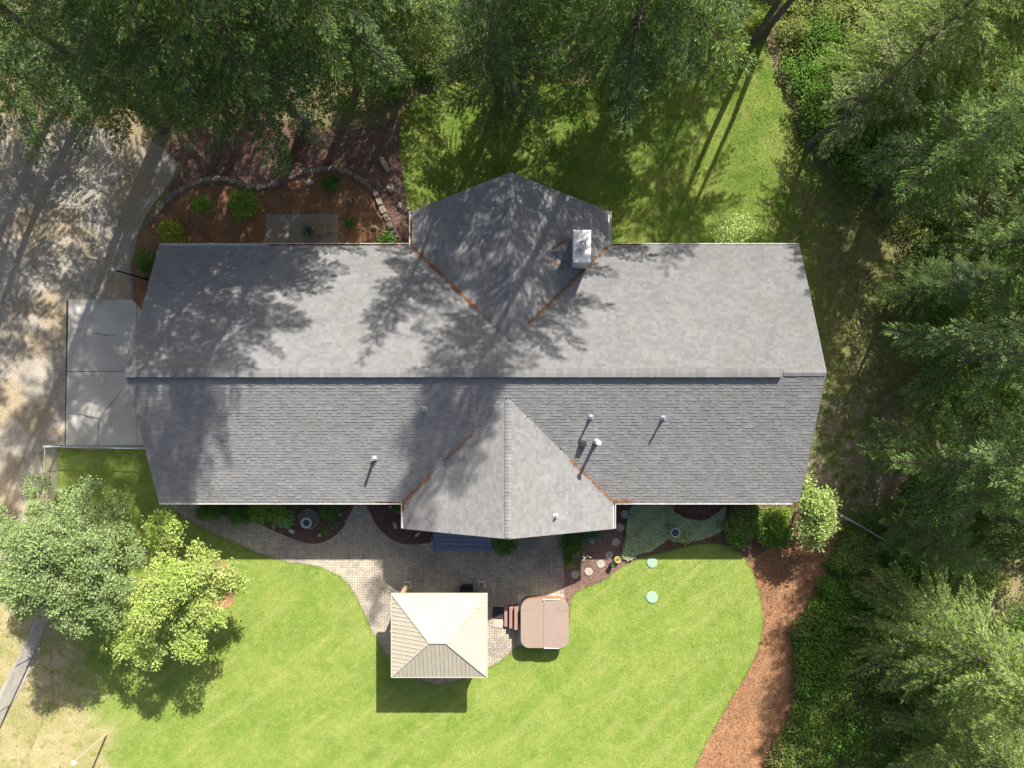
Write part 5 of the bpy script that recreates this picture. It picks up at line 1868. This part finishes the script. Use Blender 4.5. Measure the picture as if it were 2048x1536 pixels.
bright = gp([(1700, 1060), (1790, 990), (1850, 940), (1880, 1000), (1830, 1080), (1780, 1120), (1700, 1120), (1660, 1150)])
domes_mass(bright, 90, 420, "bracken", "bright green low growth beside the right chain link fence", MT['shrub'], .09, (.3, .7), (.35, .7))


# grass tufts
def tufts(poly, n, name, label, mat, z, L=.075, W=.02, holes=(), keep=None):
    p = scatter_in(poly, n, holes)
    if keep is not None: p = p[keep(p)]
    n = len(p)
    base = np.column_stack([p, np.full(n, z)])
    D = np.stack([rng.normal(0, 1, n), rng.normal(0, 1, n), rng.uniform(.4, 1.6, n)], 1)
    V, F = kites(base, D, np.tile([0, 0, 1.0], (n, 1)) + rng.normal(0, .3, (n, 3)), rng.uniform(.6, 1.2, n) * L, W, .1)
    o = link(name, np_mesh(name, V, F), mat)
    tag(o, label, kind='stuff')


ringb = gp([(436, 1120), (462, 1126), (474, 1150), (474, 1180), (465, 1208), (440, 1222), (360, 1230), (350, 1120)])
tufts(lawn_poly, 150000, "grass", "short mown grass blades of the sunny lawn", MT['lawn'], .066, .055, .018, holes=(ringb,))
tufts(northlawn, 70000, "grass", "longer grass blades of the shaded lawn behind the house", MT['northlawn'], .026, .09, .022, holes=([(XL, YS), (XR_ - .3, YS), (XR_ - .3, YN - .3), (XL, YN - .3)],))
tufts(smooth(gp([(-200, 1160), (110, 1160), (300, 1300), (330, 1600), (-200, 1600)]), 3), 22000, "grass", "sparse dry grass blades in the lower left corner", MT['drygrass'], .014, .08, .02)
# lawn fringe that softens cut edges
fr = []
for a, b in zip(lawn_poly, lawn_poly[1:]):
    L = math.hypot(b[0] - a[0], b[1] - a[1]); k = int(L * 130)
    t = rng.uniform(0, 1, k)
    fr.append(np.column_stack([a[0] + (b[0] - a[0]) * t + rng.normal(0, .034, k), a[1] + (b[1] - a[1]) * t + rng.normal(0, .034, k), np.full(k, .06)]))
fr = np.concatenate(fr); n = len(fr)
V, F = kites(fr, np.stack([rng.normal(0, 1, n), rng.normal(0, 1, n), rng.uniform(.2, 1, n)], 1), np.tile([0, 0, 1.0], (n, 1)), rng.uniform(.04, .09, n), .018, .1)
tag(link("grass_fringe", np_mesh("grass_fringe", V, F), MT['lawn']), "grass blades along the cut edges of the sunny lawn", kind='stuff')

# weeds dotting the bare side yard
cp = scatter_in(sideyard, 520)
w = rng.uniform(.05, .13, len(cp))
pp = (cp[:, None, :] + rng.normal(0, 1, (len(cp), 26, 2)) * w[:, None, None]).reshape(-1, 2)
mass("weeds", "small green weeds dotted over the bare soil of the side yard", np.column_stack([pp, rng.uniform(.04, .10, len(pp))]), MT['under'], .06)


# chips, pebbles
def chips(poly, n, name, label, mat, z, L, W, holes=()):
    p = scatter_in(poly, n, holes); n = len(p)
    base = np.column_stack([p, rng.uniform(z, z + .02, n)])
    V, F = kites(base, unit(n, -.25, .35), unit(n, .4, 1), rng.uniform(.5, 1.3, n) * L, rng.uniform(.6, 1.2, n) * W, .3)
    o = link(name, np_mesh(name, V, F), mat)
    tag(o, label, kind='stuff')


hh = [(XL, YS), (XR_, YS), (XR_, YN), (XL, YN)]
chips(barkbed, 14000, "bark_chips", "loose bark chips on the upper left bed", MT['chip'], .09, .07, .04, holes=(gp([(533, 429), (678, 429), (678, 520), (533, 520)]),))
chips(barkpath, 26000, "bark_chips", "loose bark chips on the path beside the lawn", MT['chip'], .052, .07, .04, holes=(lawn_poly,))
chips(cinder, 16000, "cinder_gravel", "loose red cinder gravel in the upper left bed", MT['pebble'], .045, .05, .04, holes=(barkbed,))
chips(cbed, 4500, "cinder_gravel", "loose pink cinder gravel between the stepping stones", MT['pebble'], .064, .045, .035, holes=(lawn_poly,))
chips(drive, 16000, "gravel_stones", "loose pale stones over the gravel driveway", MT['rock'], .018, .05, .04, holes=(gp([(131, 597), (400, 597), (400, 893), (131, 893)]),))
chips(drive, 20000, "gravel_litter", "tan needles and grit over the gravel driveway", MT['tan_litter'], .02, .06, .022, holes=(gp([(131, 597), (400, 597), (400, 893), (131, 893)]),))
chips(gp([(300, 300), (330, 250), (560, 230), (790, 240), (800, 480), (300, 480)]), 5000, "fallen_needles", "orange fallen needles over the upper left garden beds", MT['litter'], .10, .06, .014)
chips(U2, 16000, "forest_litter", "dead needles and twigs on the forest floor along the top", MT['tan_litter'], .01, .12, .03)
chips(U1, 10000, "forest_litter", "dead needles and twigs on the forest floor along the right", MT['tan_litter'], .01, .12, .03)
